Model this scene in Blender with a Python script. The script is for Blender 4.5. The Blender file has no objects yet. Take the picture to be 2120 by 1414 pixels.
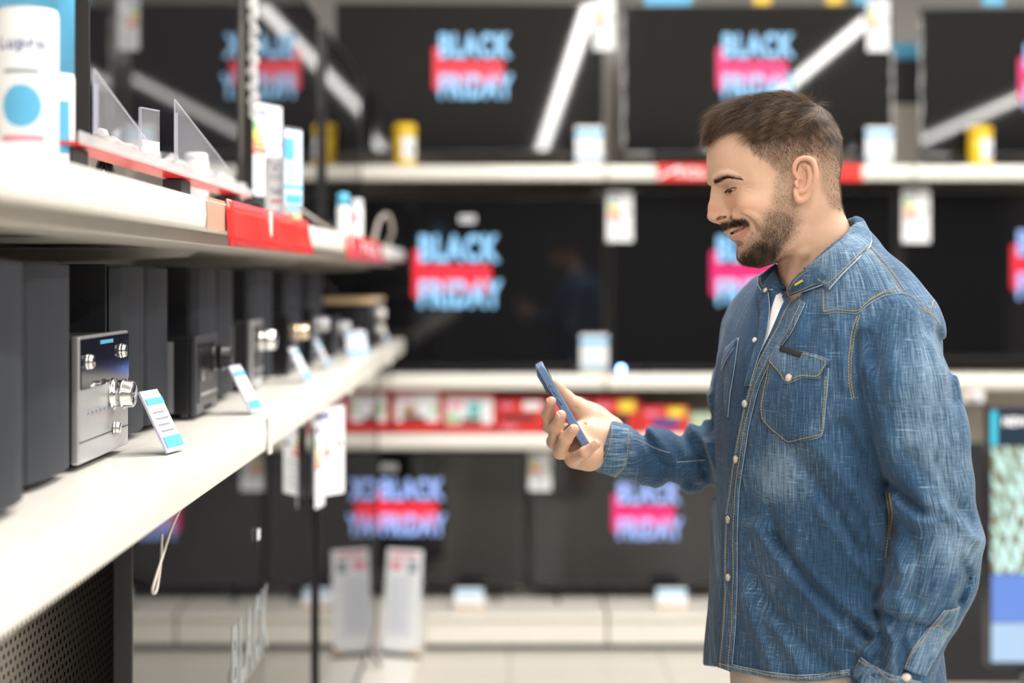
import bpy, bmesh, math, random
import numpy as np
from mathutils import Vector, Matrix
from mathutils.bvhtree import BVHTree
random.seed(7); RNG = np.random.RandomState(11)
S = bpy.context.scene
COL = S.collection
PI = math.pi
# ------------------------------------------------------------ camera, world, lights, exposure
FPX = 2944.0; VX, VY, EYE = 1055.0, 575.0, 1.5
cd = bpy.data.cameras.new('camera'); cam = bpy.data.objects.new('camera', cd); COL.objects.link(cam)
cd.sensor_width = 36.0; cd.lens = 36.0*FPX/2120.0
cd.shift_x = 5/2120; cd.shift_y = -132/2120
cam.location = (0, 0, EYE); cam.rotation_euler = (PI/2, 0, 0)
cd.dof.use_dof = True; cd.dof.focus_distance = 2.0; cd.dof.aperture_fstop = 1.8
cd.clip_start = 0.05
S.camera = cam
W = bpy.data.worlds.new('world'); S.world = W; W.use_nodes = True
W.node_tree.nodes['Background'].inputs[0].default_value = (0.9, 0.95, 1.0, 1)
W.node_tree.nodes['Background'].inputs[1].default_value = 0.3
LAMPS = ((-2.2, 26), (0.60, 30), (2.5, 34), (4.75, 26))
def area(name, x, y, z, sx, sy, power, col=(1, .97, .93), rot=(0, 0, 0)):
    l = bpy.data.lights.new(name, 'AREA'); l.shape = 'RECTANGLE'; l.size = sx; l.size_y = sy
    l.energy = power; l.color = col
    o = bpy.data.objects.new(name, l); COL.objects.link(o); o.location = (x, y, z); o.rotation_euler = rot
    return o
LAMP_W = 185
for i, (x, n) in enumerate(LAMPS):
    area('lamp_light', x, -2.5, 3.42, 0.09, 15.5, LAMP_W)
area('lamp_light', 1.5, 3.0, 3.42, 4.6, .09, 115)  # cross lamp added out of view to brighten the low back fronts
S.view_settings.view_transform = 'Standard'; S.view_settings.look = 'None'
S.view_settings.exposure = 0.5; S.view_settings.gamma = 1.0; S.view_settings.use_curve_mapping = False
cy = S.cycles
cy.max_bounces = 7; cy.diffuse_bounces = 3; cy.glossy_bounces = 4; cy.transmission_bounces = 6; cy.transparent_max_bounces = 10
cy.caustics_reflective = False; cy.caustics_refractive = False; cy.sample_clamp_indirect = 4.0
cy.use_denoising = True
try: cy.denoiser = 'OPENIMAGEDENOISE'
except Exception: pass

def P(px, py, Y): return Vector(((px-VX)/FPX*Y, Y, EYE-(py-VY)/FPX*Y))
# ------------------------------------------------------------ materials
MATS = {}
def mat(name, col=(.5, .5, .5), rough=.5, metal=0., ior=1.5, emit=None, es=1., alpha=1., trans=0., coat=0., bump=None, spec=.5):
    if name in MATS: return MATS[name]
    m = bpy.data.materials.new(name); m.use_nodes = True
    b = m.node_tree.nodes['Principled BSDF']
    b.inputs['Base Color'].default_value = (*col, 1); b.inputs['Roughness'].default_value = rough
    b.inputs['Metallic'].default_value = metal; b.inputs['IOR'].default_value = ior
    b.inputs['Transmission Weight'].default_value = trans; b.inputs['Coat Weight'].default_value = coat
    b.inputs['Coat Roughness'].default_value = .05
    b.inputs['Specular IOR Level'].default_value = spec
    b.inputs['Alpha'].default_value = alpha
    if emit: b.inputs['Emission Color'].default_value = (*emit, 1); b.inputs['Emission Strength'].default_value = es
    nt = m.node_tree
    # every surface gets a little procedural variation
    tc = nt.nodes.new('ShaderNodeTexCoord'); nz = nt.nodes.new('ShaderNodeTexNoise')
    nz.inputs['Scale'].default_value = (bump or (40, 0))[0]; nz.inputs['Detail'].default_value = 3
    nt.links.new(tc.outputs['Object'], nz.inputs['Vector'])
    if bump and bump[1]:
        bp = nt.nodes.new('ShaderNodeBump'); bp.inputs['Strength'].default_value = bump[1]; bp.inputs['Distance'].default_value = .002
        nt.links.new(nz.outputs['Fac'], bp.inputs['Height']); nt.links.new(bp.outputs['Normal'], b.inputs['Normal'])
    if not emit and trans == 0 and rough > .12:
        mx = nt.nodes.new('ShaderNodeMix'); mx.data_type = 'RGBA'
        nt.links.new(nz.outputs['Fac'], mx.inputs['Factor'])
        mx.inputs['A'].default_value = (*[c*.93 for c in col], 1); mx.inputs['B'].default_value = (*[min(1, c*1.07) for c in col], 1)
        nt.links.new(mx.outputs['Result'], b.inputs['Base Color'])
    MATS[name] = m
    return m
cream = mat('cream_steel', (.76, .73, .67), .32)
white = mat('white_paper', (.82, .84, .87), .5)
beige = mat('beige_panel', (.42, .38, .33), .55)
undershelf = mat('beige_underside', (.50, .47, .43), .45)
ledm = mat('lamp_diffuser', (.9, .9, .9), .4, emit=(1, .98, .95), es=6)
blackp = mat('black_plastic', (.012, .012, .014), .3)
blackm = mat('black_matte', (.018, .019, .022), .6, bump=(900, .25))
spk = mat('speaker_vinyl', (.006, .007, .011), .5, bump=(700, .5))
spkf = mat('speaker_front', (.013, .018, .028), .55, bump=(900, .3))
screen = mat('screen_glass', (.006, .006, .007), .035, ior=1.55)
mirror_screen = mat('glossy_screen_glass', (.006, .006, .008), .015, ior=2.2)
silver = mat('silver_plastic', (.52, .53, .55), .3, metal=.6)
chrome = mat('chrome', (.75, .75, .74), .12, metal=1)
gold = mat('champagne_metal', (.7, .58, .42), .2, metal=1)
red = mat('red_film', (.72, .03, .025), .25)
redbox = mat('red_carton', (.66, .025, .02), .45)
yellow = mat('yellow_plastic', (.80, .52, .02), .35)
skyblue = mat('sky_blue_print', (.10, .42, .68), .45)
dkblue = mat('dark_blue_ink', (.05, .05, .25), .5)
pinkink = mat('pink_ink', (.75, .2, .3), .5)
greyink = mat('grey_ink', (.25, .27, .32), .5)
green = mat('green_ink', (.15, .5, .12), .5)
orange = mat('orange_ink', (.85, .25, .04), .5)
yellowink = mat('yellow_ink', (.85, .7, .05), .5)
teal = mat('teal_print', (.12, .48, .48), .5)
brownink = mat('brown_print', (.35, .2, .12), .5)
wood = mat('light_wood', (.62, .45, .27), .5, bump=(60, .2))
acry = mat('clear_acrylic', (.92, .93, 1), .03, ior=1.3, alpha=.09)
acry_edge = mat('acrylic_edge', (.55, .57, .70), .15, alpha=.4)
wrap = mat('bubble_wrap', (.75, .75, .75), .15, alpha=.45, bump=(260, 1.))
cyan_e = mat('lettering_glow', (.0, .0, .0), .3, emit=(.30, .64, .98), es=.95)
cyan_e2 = mat('lettering_glow_lower', (.0, .0, .0), .3, emit=(.36, .50, .98), es=.95)
red_e = mat('banner_glow', (0, 0, 0), .3, emit=(.85, .022, .045), es=.95)
red_e2 = mat('banner_glow_pink', (0, 0, 0), .3, emit=(.85, .01, .16), es=.95)
led_blue = mat('blue_led', (0, 0, 0), .3, emit=(.15, .3, 1), es=30)
tan = mat('tan_cable', (.45, .40, .35), .4)

# ------------------------------------------------------------ mesh builder
class MB:
    def __init__(s): s.v = []; s.f = []
    def add(s, vs, fs):
        n = len(s.v); s.v += [tuple(v) for v in vs]; s.f += [tuple(i+n for i in f) for f in fs]; return s
    def box(s, x0, x1, y0, y1, z0, z1, M=None):
        vs = [Vector((x, y, z)) for x in (x0, x1) for y in (y0, y1) for z in (z0, z1)]
        if M is not None: vs = [M @ v for v in vs]
        return s.add(vs, [(0, 1, 3, 2), (4, 6, 7, 5), (0, 4, 5, 1), (2, 3, 7, 6), (0, 2, 6, 4), (1, 5, 7, 3)])
    def loop(s, rings, closed=True, cap=True):
        n = len(rings[0]); fs = []
        for k in range(len(rings)-1):
            for i in range(n if closed else n-1):
                j = (i+1) % n; a = k*n
                fs.append((a+i, a+j, a+n+j, a+n+i))
        if cap and closed:
            fs.append(tuple(range(n))[::-1]); fs.append(tuple((len(rings)-1)*n+i for i in range(n)))
        return s.add([p for r in rings for p in r], fs)
    def lathe(s, prof, c=(0, 0, 0), n=28, M=None):
        rings = []
        for r, z in prof:
            ring = [Vector((r*math.cos(2*PI*i/n), r*math.sin(2*PI*i/n), z)) for i in range(n)]
            if M is not None: ring = [M @ p for p in ring]
            rings.append([p+Vector(c) for p in ring])
        return s.loop(rings)
    def tube(s, pts, r, n=8):
        pts = [Vector(p) for p in pts]; rings = []
        for i, p in enumerate(pts):
            t = (pts[min(i+1, len(pts)-1)]-pts[max(i-1, 0)]).normalized()
            u = t.orthogonal().normalized() if i == 0 else (u-t*u.dot(t)).normalized()
            w = t.cross(u); rr = r[i] if hasattr(r, '__len__') else r
            rings.append([p+(u*math.cos(2*PI*k/n)+w*math.sin(2*PI*k/n))*rr for k in range(n)])
        return s.loop(rings)
    def build(s, name, m, parent=None, bevel=0, smooth=False, seg=2):
        me = bpy.data.meshes.new(name); me.from_pydata(s.v, [], s.f); me.update()
        bm = bmesh.new(); bm.from_mesh(me); bmesh.ops.recalc_face_normals(bm, faces=bm.faces); bm.to_mesh(me); bm.free()
        return link(name, me, m, parent, bevel, smooth, seg)
def link(name, me, m, parent=None, bevel=0, smooth=False, seg=2):
    me.materials.clear(); me.materials.append(m)
    o = bpy.data.objects.new(name, me); COL.objects.link(o)
    if parent is not None: o.parent = parent
    if bevel:
        b = o.modifiers.new('bevel', 'BEVEL'); b.width = bevel; b.segments = seg; b.limit_method = 'ANGLE'; b.angle_limit = .6
        me.polygons.foreach_set('use_smooth', [True]*len(me.polygons))
        wn = o.modifiers.new('wn', 'WEIGHTED_NORMAL'); wn.keep_sharp = True
    if smooth:
        me.polygons.foreach_set('use_smooth', [True]*len(me.polygons))
    return o
def tag(o, label=None, cat=None, group=None, kind=None):
    if label: o['label'] = label
    if cat: o['category'] = cat
    if group: o['group'] = group
    if kind: o['kind'] = kind
    return o
def thing(name, label, cat, loc=(0, 0, 0), rz=0, group=None):
    o = bpy.data.objects.new(name, None); COL.objects.link(o); o.location = loc; o.rotation_euler = (0, 0, rz)
    o.empty_display_size = .05
    return tag(o, label, cat, group)
def box(name, m, b, parent=None, bevel=0, M=None):
    return MB().box(*b, M=M).build(name, m, parent, bevel)
def struct(name, m, b, bevel=0):
    return tag(box(name, m, b, None, bevel), kind='structure')
TXT = {}
def text_mesh(body, offset=.03):
    """flat bold lettering, height 1, centred, in the local XZ plane facing -Y"""
    key = (body, offset)
    if key in TXT: return TXT[key]
    c = bpy.data.curves.new('txt', 'FONT'); c.body = body; c.size = 1; c.offset = offset; c.align_x = 'CENTER'; c.fill_mode = 'FRONT'
    c.space_character = 1.12; c.resolution_u = 4
    o = bpy.data.objects.new('txt', c); COL.objects.link(o)
    dg = bpy.context.evaluated_depsgraph_get(); me = bpy.data.meshes.new_from_object(o.evaluated_get(dg))
    bpy.data.objects.remove(o); bpy.data.curves.remove(c)
    n = len(me.vertices); a = np.empty(n*3); me.vertices.foreach_get('co', a); a = a.reshape(-1, 3)
    a[:, 0] -= (a[:, 0].min()+a[:, 0].max())/2; a[:, 1] -= a[:, 1].min(); a[:, :2] /= a[:, 1].max()
    fs = [tuple(p.vertices) for p in me.polygons]; bpy.data.meshes.remove(me)
    TXT[key] = (a, fs); return TXT[key]
def lettering(name, body, w, h, M, m, parent, offset=.03, shear=0):
    """M maps local (x right, z up, y into surface) to the parent's space"""
    a, fs = text_mesh(body, offset); ww = a[:, 0].max()-a[:, 0].min()
    vs = [M @ Vector((x/ww*w+z*h*shear, 0, z*h)) for x, z in a[:, :2]]
    return MB().add(vs, fs).build(name, m, parent)

# ------------------------------------------------------------ the room
tile = bpy.data.materials.new('floor_tiles'); tile.use_nodes = True
nt = tile.node_tree; b = nt.nodes['Principled BSDF']; b.inputs['Roughness'].default_value = .28
br = nt.nodes.new('ShaderNodeTexBrick'); br.offset = 0; br.inputs['Scale'].default_value = 1; br.inputs['Brick Width'].default_value = .6
br.inputs['Row Height'].default_value = .6; br.inputs['Mortar Size'].default_value = .004
br.inputs['Color1'].default_value = (.60, .575, .51, 1); br.inputs['Color2'].default_value = (.63, .60, .535, 1); br.inputs['Mortar'].default_value = (.34, .32, .28, 1)
tc = nt.nodes.new('ShaderNodeTexCoord'); nt.links.new(tc.outputs['Object'], br.inputs['Vector']); nt.links.new(br.outputs['Color'], b.inputs['Base Color'])
wallm = mat('store_wall', (.40, .38, .36), .6); ceilm = mat('ceiling_paint', (.55, .54, .53), .7)
struct('floor', tile, (-4.6, 8, -11, 7.0, -.1, 0))
struct('ceiling', ceilm, (-4.6, 8, -11, 7.0, 3.5, 3.6))
struct('wall_back', wallm, (-4.6, 8, 7.0, 7.1, 0, 3.5))
struct('wall_left', wallm, (-4.7, -4.6, -11, 7, 0, 3.5))
struct('wall_right', wallm, (8, 8.1, -11, 7, 0, 3.5))
struct('wall_front', mat('far_wall', (.05, .05, .05), .6), (-4.6, 8, -11.1, -11, 0, 3.5))
for i, (x, n) in enumerate(LAMPS):
    t = thing('ceiling_lamp', ('white linear ceiling lamp farthest left, above the left shelving', 'white linear ceiling lamp running above the aisle left of the man',
              'white linear ceiling lamp running above the man', 'white linear ceiling lamp farthest right')[i], 'lamp', (x, -2.5, 3.43), group='linear ceiling lamps')
    MB().box(-.07, .07, -7.9, 7.9, .002, .07).build('housing', cream, t)
    for s in (-1, 1): MB().box(s*.058-.006, s*.058+.006, -7.85, 7.85, -.012, .004).build('side_lip', cream, t)

t = thing('ceiling_lamp', 'white linear ceiling lamp crossing the aisle before the back shelving', 'lamp', (1.5, 3.0, 3.43), group='linear ceiling lamps')  # housing of the added cross lamp, placed outside the mirrored views
MB().box(-2.35, 2.35, -.07, .07, .002, .07).build('housing', cream, t)
for s in (-1, 1): MB().box(-2.33, 2.33, s*.058-.006, s*.058+.006, -.012, .004).build('side_lip', cream, t)
# ------------------------------------------------------------ shelving against the back wall
YB = 5.795; BJ = [-2.108, -.858, .392, 1.642, 2.892, 4.142]
def back_shelf(i, z, word, name='store_shelf'):
    x0, x1 = BJ[i]+.004, BJ[i+1]-.004
    where = ('behind the left shelving', 'in the left bay beside the left shelving', 'in the middle bay behind the man', 'in the right bay at the frame edge', 'beyond the right frame edge')[i]
    t = thing(name, f'cream steel {word} shelf of the back wall {where}', 'shelf', (0, YB, z), group=f'{word} shelves along the back wall')
    # rounded front rail
    pr = [(0, 0), (.004, .012), (0, .0), ]
    rail = [(-.004, -.062), (-.014, -.052), (-.018, -.032), (-.014, -.012), (-.004, 0), (.012, .0), (.012, -.062)]
    MB().loop([[Vector((x, y, zz)) for y, zz in rail] for x in (x0, x1)]).build('price_rail', cream, t, .002)
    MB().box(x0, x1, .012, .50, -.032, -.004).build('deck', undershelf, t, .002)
    for x in (x0+.02, x1-.05):
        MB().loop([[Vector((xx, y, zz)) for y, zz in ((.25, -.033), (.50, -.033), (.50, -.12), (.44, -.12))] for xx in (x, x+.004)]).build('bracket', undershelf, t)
    return t
ZS = {'upper': 1.958, 'middle': 1.107, 'lower': .862}
for i in range(0, 5):
    back_shelf(i, ZS['upper'], 'upper'); back_shelf(i, ZS['middle'], 'middle')
    if i in (1, 2): back_shelf(i, ZS['lower'], 'lower')
where = ['behind the left shelving', 'beside the left shelving', 'in the middle bay behind the man', 'in the right bay', 'past the right frame edge']
for i in range(0, 5):
    x0, x1 = BJ[i]+.004, BJ[i+1]-.004
    t = thing('shelving_plinth', f'cream steel plinth of the back wall shelving {where[i]}', 'shelf', (0, 5.70, 0), group='plinths along the back wall')
    MB().box(x0, x1, 0, .6, .125, .15).build('deck', cream, t, .006)
    MB().box(x0, x1, .012, .03, .028, .122).build('kick_plate', cream, t, .003)
    MB().box(x0, x1, .03, .05, 0, .028).build('recess_shadow', blackm, t)  # black strip painted in for the shadow under the kick plate
    t = thing('shelving_back_panel', f'beige steel back panel of the back wall shelving {where[i]}', 'panel', (0, 6.31, 0), group='back panels of the back wall')
    MB().box(x0, x1, 0, .02, 0, 2.45).build('panel', beige, t)
    t = thing('shelving_upright', f'beige slotted steel upright {where[i]}, left side', 'upright', (BJ[i], 6.27, 0), group='uprights of the back wall shelving')
    MB().box(-.03, .03, 0, .035, 0, 2.5).build('post', undershelf, t, .002)
    mbs = MB()
    for k in range(46): mbs.box(-.004, .004, -.001, .001, .2+k*.05, .23+k*.05)
    mbs.build('slot_row', blackm, t)

# ------------------------------------------------------------ televisions
def banner(c, hw, hh, r, sl):
    pts = []
    for (sx, sz, a0) in ((1, 1, 0), (-1, 1, 90), (-1, -1, 180), (1, -1, 270)):
        for k in range(6):
            a = math.radians(a0+k*18); pts.append((c[0]+sx*(hw-r)+r*math.cos(a), c[1]+sz*(hh-r)+r*math.sin(a)))
    return pts
def television(name, label, w, h, loc, rz, group, scr, glow=(cyan_e, red_e), logo=None, tilt=0, feet=.055, bez=.008, logo_scale=1., depth=.045):
    """origin: centre of the bottom edge on the screen plane; screen faces local -Y"""
    t = thing(name, label, 'television', loc, rz, group); t.rotation_euler = (tilt, 0, rz)
    scn = MB().box(-w/2+bez, w/2-bez, -.001, .004, bez*1.6, h-bez).build('screen', scr, t)
    fr = MB().box(-w/2, -w/2+bez, -.004, .02, 0, h).box(w/2-bez, w/2, -.004, .02, 0, h).box(-w/2+bez, w/2-bez, -.004, .02, h-bez, h).box(-w/2+bez, w/2-bez, -.004, .02, 0, bez*1.6)
    fr.build('bezel', blackp, t, .0015)
    MB().box(-w/2+.004, w/2-.004, .004, .02, .004, h-.004).box(-w*.36, w*.36, .02, depth+.02, .03, h*.62).build('housing', blackm, t, .004)
    for s in (-1, 1):
        x = s*w*.38
        MB().tube([(x, .012, .01), (x, .0, -feet*.55), (x, -.060 if depth > .04 else -.03, -feet+.0072)], .007, 6).tube([(x, .012, .01), (x, .03, -feet*.55), (x, .12, -feet+.0072)], .007, 6).build('foot', blackp, t, smooth=True)
    if logo is not None:
        s = logo_scale; cx, cz = logo
        M = Matrix.Translation((cx, -.0018, cz))
        pts = banner((-.02*s, -.002*s), .135*s, .044*s, .008*s, 0) 
        # red banner: a bar with a taller rounded tab at its left end
        a = [(-.165, .09), (-.155, .1), (-.13, .1), (-.13, .042), (.125, .042), (.128, .032), (.128, -.03), (.118, -.06), (-.13, -.06), (-.13, -.082), (-.155, -.082), (-.165, -.07)]
        vs = [M @ Vector((x*s, .0004, z*s)) for x, z in a]
        MB().add(vs, [(0, 1, 2, 3, 8, 9, 10, 11), (3, 4, 5, 6, 7, 8)]).build('banner', glow[1], scn)
        lettering('lettering', 'BLACK', .30*s, .104*s, M @ Matrix.Translation((.01*s, 0, .052*s)), glow[0], scn, .045)
        lettering('lettering', 'FRIDAY', .31*s, .104*s, M @ Matrix.Translation((.014*s, 0, -.117*s)), glow[0], scn, .045)
    return t
def film(t, w, h, which):
    for k, (x, z0, z1) in enumerate(which):
        n = 14; pts = [(x+.003*math.sin(i*1.7+k), -.008+.002*math.sin(i*2.3), z0+(z1-z0)*i/n) for i in range(n+1)]
        MB().tube(pts, [.005+.003*math.sin(i*1.9+k*2) for i in range(n+1)], 6).build('protective_film', wrap, t, smooth=True)
    MB().tube([(-w/2+.01, -.008, .004), (-w/2+.12, -.009, .002)], .006, 6).build('protective_film', wrap, t, smooth=True)
def px_tv(px0, px1, py1, Y): return (((px0+px1)/2-VX)/FPX*Y, (px1-px0)/FPX*Y, EYE-(py1-VY)/FPX*Y)
def back_tv(label, px0, px1, py0, py1, Y, group, lcx, lcy, yaw=0, tilt=0, scale=1, glow=(cyan_e, red_e), base=None):
    x, w, z = px_tv(px0, px1, py1, Y); h = (py1-py0)/FPX*Y
    lx = (lcx-VX)/FPX*Y-x; lz = EYE-(lcy-VY)/FPX*Y-z
    t = television('television', label, w, h, (x, Y, z), yaw, group, screen, glow, (lx, lz), tilt, feet=max(.008, z-base), logo_scale=scale)
    if group == gU and px0 > 1000: film(t, w, h, ((-w/2, .03, h*.92), (w/2, h*.2, h*.7)))
    return t
gU = 'televisions on the upper back shelf'; gM = 'televisions on the middle back shelf'; gL = 'televisions on the back plinth'
D = math.radians
back_tv('black television on the upper back shelf, right of the left shelving, sale message lit', 694, 1250, 6, 318, 5.92, gU, 979, 146, yaw=D(.22), base=ZS['upper'])
back_tv('black television on the upper back shelf directly above the man\'s head', 1290, 1845, 10, 320, 5.92, gU, 1566, 146, yaw=D(-1.0), base=ZS['upper'], glow=(cyan_e, red_e2))
back_tv('black television on the upper back shelf cut off by the right frame edge', 1908, 2465, 14, 322, 5.92, gU, 2192, 168, yaw=D(-2.1), base=ZS['upper'], glow=(cyan_e2, red_e2))
back_tv('large black television on the middle back shelf just above the phone', 630, 1252, 408, 762, 5.93, gM, 946, 572, scale=1.12, base=ZS['middle'])
back_tv('black television on the middle back shelf behind the man\'s chin', 1266, 1852, 396, 765, 5.93, gM, 1558, 570, scale=1.06, base=ZS['middle'], glow=(cyan_e, red_e2))
back_tv('black television on the middle back shelf to the right of the man\'s shoulder', 1868, 2490, 396, 745, 5.93, gM, 2180, 558, scale=1.06, base=ZS['middle'], glow=(cyan_e2, red_e))
back_tv('black television on the back plinth left, beside the leaflet stand', 612, 1088, 936, 1212, 5.95, gL, 850, 1058, scale=.88, base=.15, glow=(cyan_e2, red_e))
back_tv('black television on the back plinth below the man\'s sleeve', 1098, 1574, 934, 1214, 5.95, gL, 1340, 1066, scale=.88, base=.15, glow=(cyan_e2, red_e2))
back_tv('black television on the back plinth hidden mostly behind the man', 1590, 2060, 937, 1214, 5.95, gL, 1810, 1066, scale=.88, base=.15, glow=(cyan_e2, red_e2))

# ------------------------------------------------------------ labels, tags, cans
def energy_label(label, c, w, h, rz=0, parent_group='energy labels on the televisions', tilt=0):
    t = thing('energy_label', label, 'label', c, rz, parent_group); t.rotation_euler = (tilt, 0, rz)
    t_ = t; t = MB().box(-w/2, w/2, -.0012, 0, -h/2, h/2).build('card', white, t)
    cols = (green, green, yellowink, yellowink, orange, orange, red)
    for k in range(7):
        z = h*.30-k*h*.052; L = w*(.18+.05*k)
        MB().add([(-w*.42, -.002, z), (-w*.42+L, -.002, z), (-w*.42+L+w*.05, -.002, z-h*.019), (-w*.42+L, -.002, z-h*.038), (-w*.42, -.002, z-h*.038)], [(0, 1, 2, 3, 4)]).build('rating_bar', cols[k], t)
    M = Matrix.Translation((0, -.002, h*.38)); MB().box(-w*.4, w*.05, -.0022, -.0012, h*.38, h*.43).build('heading', dkblue, t)
    MB().add([(w*.26, -.002, h*.06), (w*.44, -.002, h*.06), (w*.44, -.002, h*.10), (w*.26, -.002, h*.10), (w*.21, -.002, h*.08)], [(0, 1, 2, 3, 4)]).build('rating_mark', blackm, t)
    mb = MB()
    for k in range(5): mb.box(-w*.3, w*(.3-.06*(k % 3)), -.002, -.0012, -h*(.12+.07*k)-.0015, -h*(.12+.07*k)+.0015)
    mb.build('small_print', greyink, t)
    return t_
def lab(px0, px1, py0, py1, Y, label, rz=0, **k):
    c = P((px0+px1)/2, (py0+py1)/2, Y); return energy_label(label, c, (px1-px0)/FPX*Y, (py1-py0)/FPX*Y, rz, **k)
lab(1229, 1273, -8, 104, 5.90, 'energy label hanging at the top right of the television left of the man\'s head')
lab(1795, 1841, -2, 106, 5.89, 'energy label hanging at the top right of the television above the man\'s head')
lab(1256, 1310, 396, 500, 5.915, 'energy label on the middle television behind the man\'s chin')
lab(1868, 1925, 390, 502, 5.915, 'energy label on the television right of the man\'s shoulder')
lab(1095, 1141, 934, 1016, 5.935, 'energy label hanging below the hand, on the plinth television')
def price_stand(label, px0, px1, py0, py1, Y, yaw=0, lean=.0, group='price cards on wooden blocks', zdeck=None):
    b = P((px0+px1)/2, py1, Y); w = (px1-px0)/FPX*Y; h = (py1-py0)/FPX*Y
    if zdeck is not None: b.z = zdeck
    t = thing('price_stand', label, 'price card', b, yaw, group)
    M = Matrix.Rotation(-lean, 4, 'X')
    MB().box(-w/2, w/2, -.012, .012, 0, min(.016, h*.14)).build('block', wood, t, .001)
    MB().box(-w/2, w/2, -.0015, .0015, .003, h, M=M).build('holder', acry, t)
    t_ = t; t = MB().box(-w*.47, w*.47, -.0022, -.0012, .016, h*.97, M=M).build('card', white, t)
    MB().box(-w*.47, w*.47, -.003, -.0022, h*.72, h*.88, M=M).build('header', skyblue, t)
    MB().box(-w*.47, w*.47, -.003, -.0022, .018, h*.20, M=M).build('footer', skyblue, t)
    mb = MB()
    for k in range(5): mb.box(-w*.38, w*(.35-.1*(k % 2)), -.003, -.0022, h*(.28+.08*k), h*(.28+.08*k)+h*.018, M=M)
    mb.build('small_print', greyink, t)
    return t_
zu, zm = ZS['upper'], ZS['middle']
price_stand('price card on the upper back shelf under the left television, near the bay joint', 1190, 1249, 259, 343, 5.83, zdeck=zu)
price_stand('price card on the upper back shelf to the right of the man\'s hair', 1791, 1850, 264, 346, 5.83, zdeck=zu)
price_stand('price card on the middle back shelf above the phone hand', 1200, 1260, 691, 774, 5.83, zdeck=zm)
price_stand('low price card on the back plinth left, under the lit message', 940, 1002, 1216, 1262, 5.78, lean=.5, zdeck=.15)
price_stand('low price card on the back plinth close to the man\'s shirt', 1360, 1424, 1216, 1262, 5.78, lean=.5, zdeck=.15)
def canister(label, px, pxw, py0, Y, zb, group='yellow canisters on the upper back shelf'):
    x = (px-VX)/FPX*Y; r = pxw/2/FPX*Y; h = EYE-(py0-VY)/FPX*Y-zb
    t = thing('wipes_canister', label, 'canister', (x, Y, zb), 0, group)
    MB().lathe([(r*.96, 0), (r, .004), (r, h*.72), (r*.97, h*.735)]).build('body', yellow, t, smooth=True)
    MB().lathe([(r*1.03, h*.74), (r*1.04, h*.93), (r*.9, h), (r*.3, h*1.0), (.001, h*1.0)]).build('lid', yellow, t, smooth=True)
    n = 14; a0, a1 = D(-100), D(-20)
    ring = [[Vector((r*1.006*math.cos(a0+(a1-a0)*k/n), r*1.006*math.sin(a0+(a1-a0)*k/n), z)) for k in range(n+1)] for z in (h*.16, h*.68)]
    MB().loop(ring, closed=False).build('paper_label', white, t)
    n = 5; a0, a1 = D(-70), D(-45)
    ring = [[Vector((r*1.012*math.cos(a0+(a1-a0)*k/n), r*1.012*math.sin(a0+(a1-a0)*k/n), z)) for k in range(n+1)] for z in (h*.30, h*.42)]
    MB().loop(ring, closed=False).build('printed_picture', dkblue, t)
    return t
canister('yellow canister on the upper back shelf under the left television', 838, 47, 257, 5.84, zu)
canister('yellow canister on the upper back shelf at the right frame edge', 2029, 49, 263, 5.84, zu)

# red promotional strip on the upper rail behind the man
t = thing('promotional_strip', 'long red strip with white letters on the upper back rail behind the man\'s head', 'sign', (0, YB-.021, 0))
x0, x1 = (1358-VX)/FPX*YB, (1782-VX)/FPX*YB
MB().box(x0, x1, -.002, 0, zu-.064, zu+.002).build('film', red, t, .001)
lettering('lettering', 'TCL', .13, .038, Matrix.Translation(((1428-VX)/FPX*YB, -.0035, zu-.05)), white, t, .03)
MB().add([(x0+.005, -.003, zu-.058), (x0+.10, -.003, zu-.012), (x0+.085, -.003, zu-.006), (x0, -.003, zu-.05)], [(0, 1, 2, 3)]).build('printed_swoosh', white, t)  # white swoosh printed beside the letters
# small marks on televisions
for (a, b_, c, d_, Y, l) in ((951, 984, 446, 461, 5.90, 'small white sticker above the lit message on the large middle television'),
                            (788, 822, 960, 975, 5.92, 'small white sticker above the message on the left plinth television')):
    p = P((a+b_)/2, (c+d_)/2, Y)
    t = thing('sticker', l, 'sticker', p); ww, hh = (b_-a)/2/FPX*Y, (d_-c)/2/FPX*Y
    MB().box(-ww, ww, .001, .003, -hh, hh).build('paper', white, t, .001); MB().box(-ww*.7, ww*.7, 0, .001, -hh*.3, hh*.3).build('print', greyink, t)
t = thing('standby_light', 'glowing blue standby light on the middle back shelf beside the price card', 'light', P(1286, 764, 5.80))
MB().lathe([(.001, -.010), (.009, -.008), (.010, 0), (.001, .003)], M=Matrix.Rotation(PI/2, 4, 'X')).build('led', led_blue, t, smooth=True)
box('mount', blackp, (-.02, .02, .004, .05, -.012, .012), t, .003)
# tags above the upper televisions
for i, (a, b_, m_, l) in enumerate(((1335, 1432, skyblue, 'blue tag above the left part of the television over the man'), (1560, 1596, yellow, 'first yellow tag above the television over the man'),
                     (1710, 1746, yellow, 'second yellow tag above the television over the man, farther right'), (1770, 1812, skyblue, 'blue tag beside the top right energy label'), (2034, 2078, skyblue, 'blue tag above the television at the right frame edge'))):
    p = P((a+b_)/2, -6, 5.93); hw = (b_-a)/2/FPX*5.93
    t = thing('coloured_tag', l, 'tag', p, group='coloured tags on top of the televisions')
    MB().box(-hw, hw, -.002, .002, -.034, .035).build('card', m_, t, .001)
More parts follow.
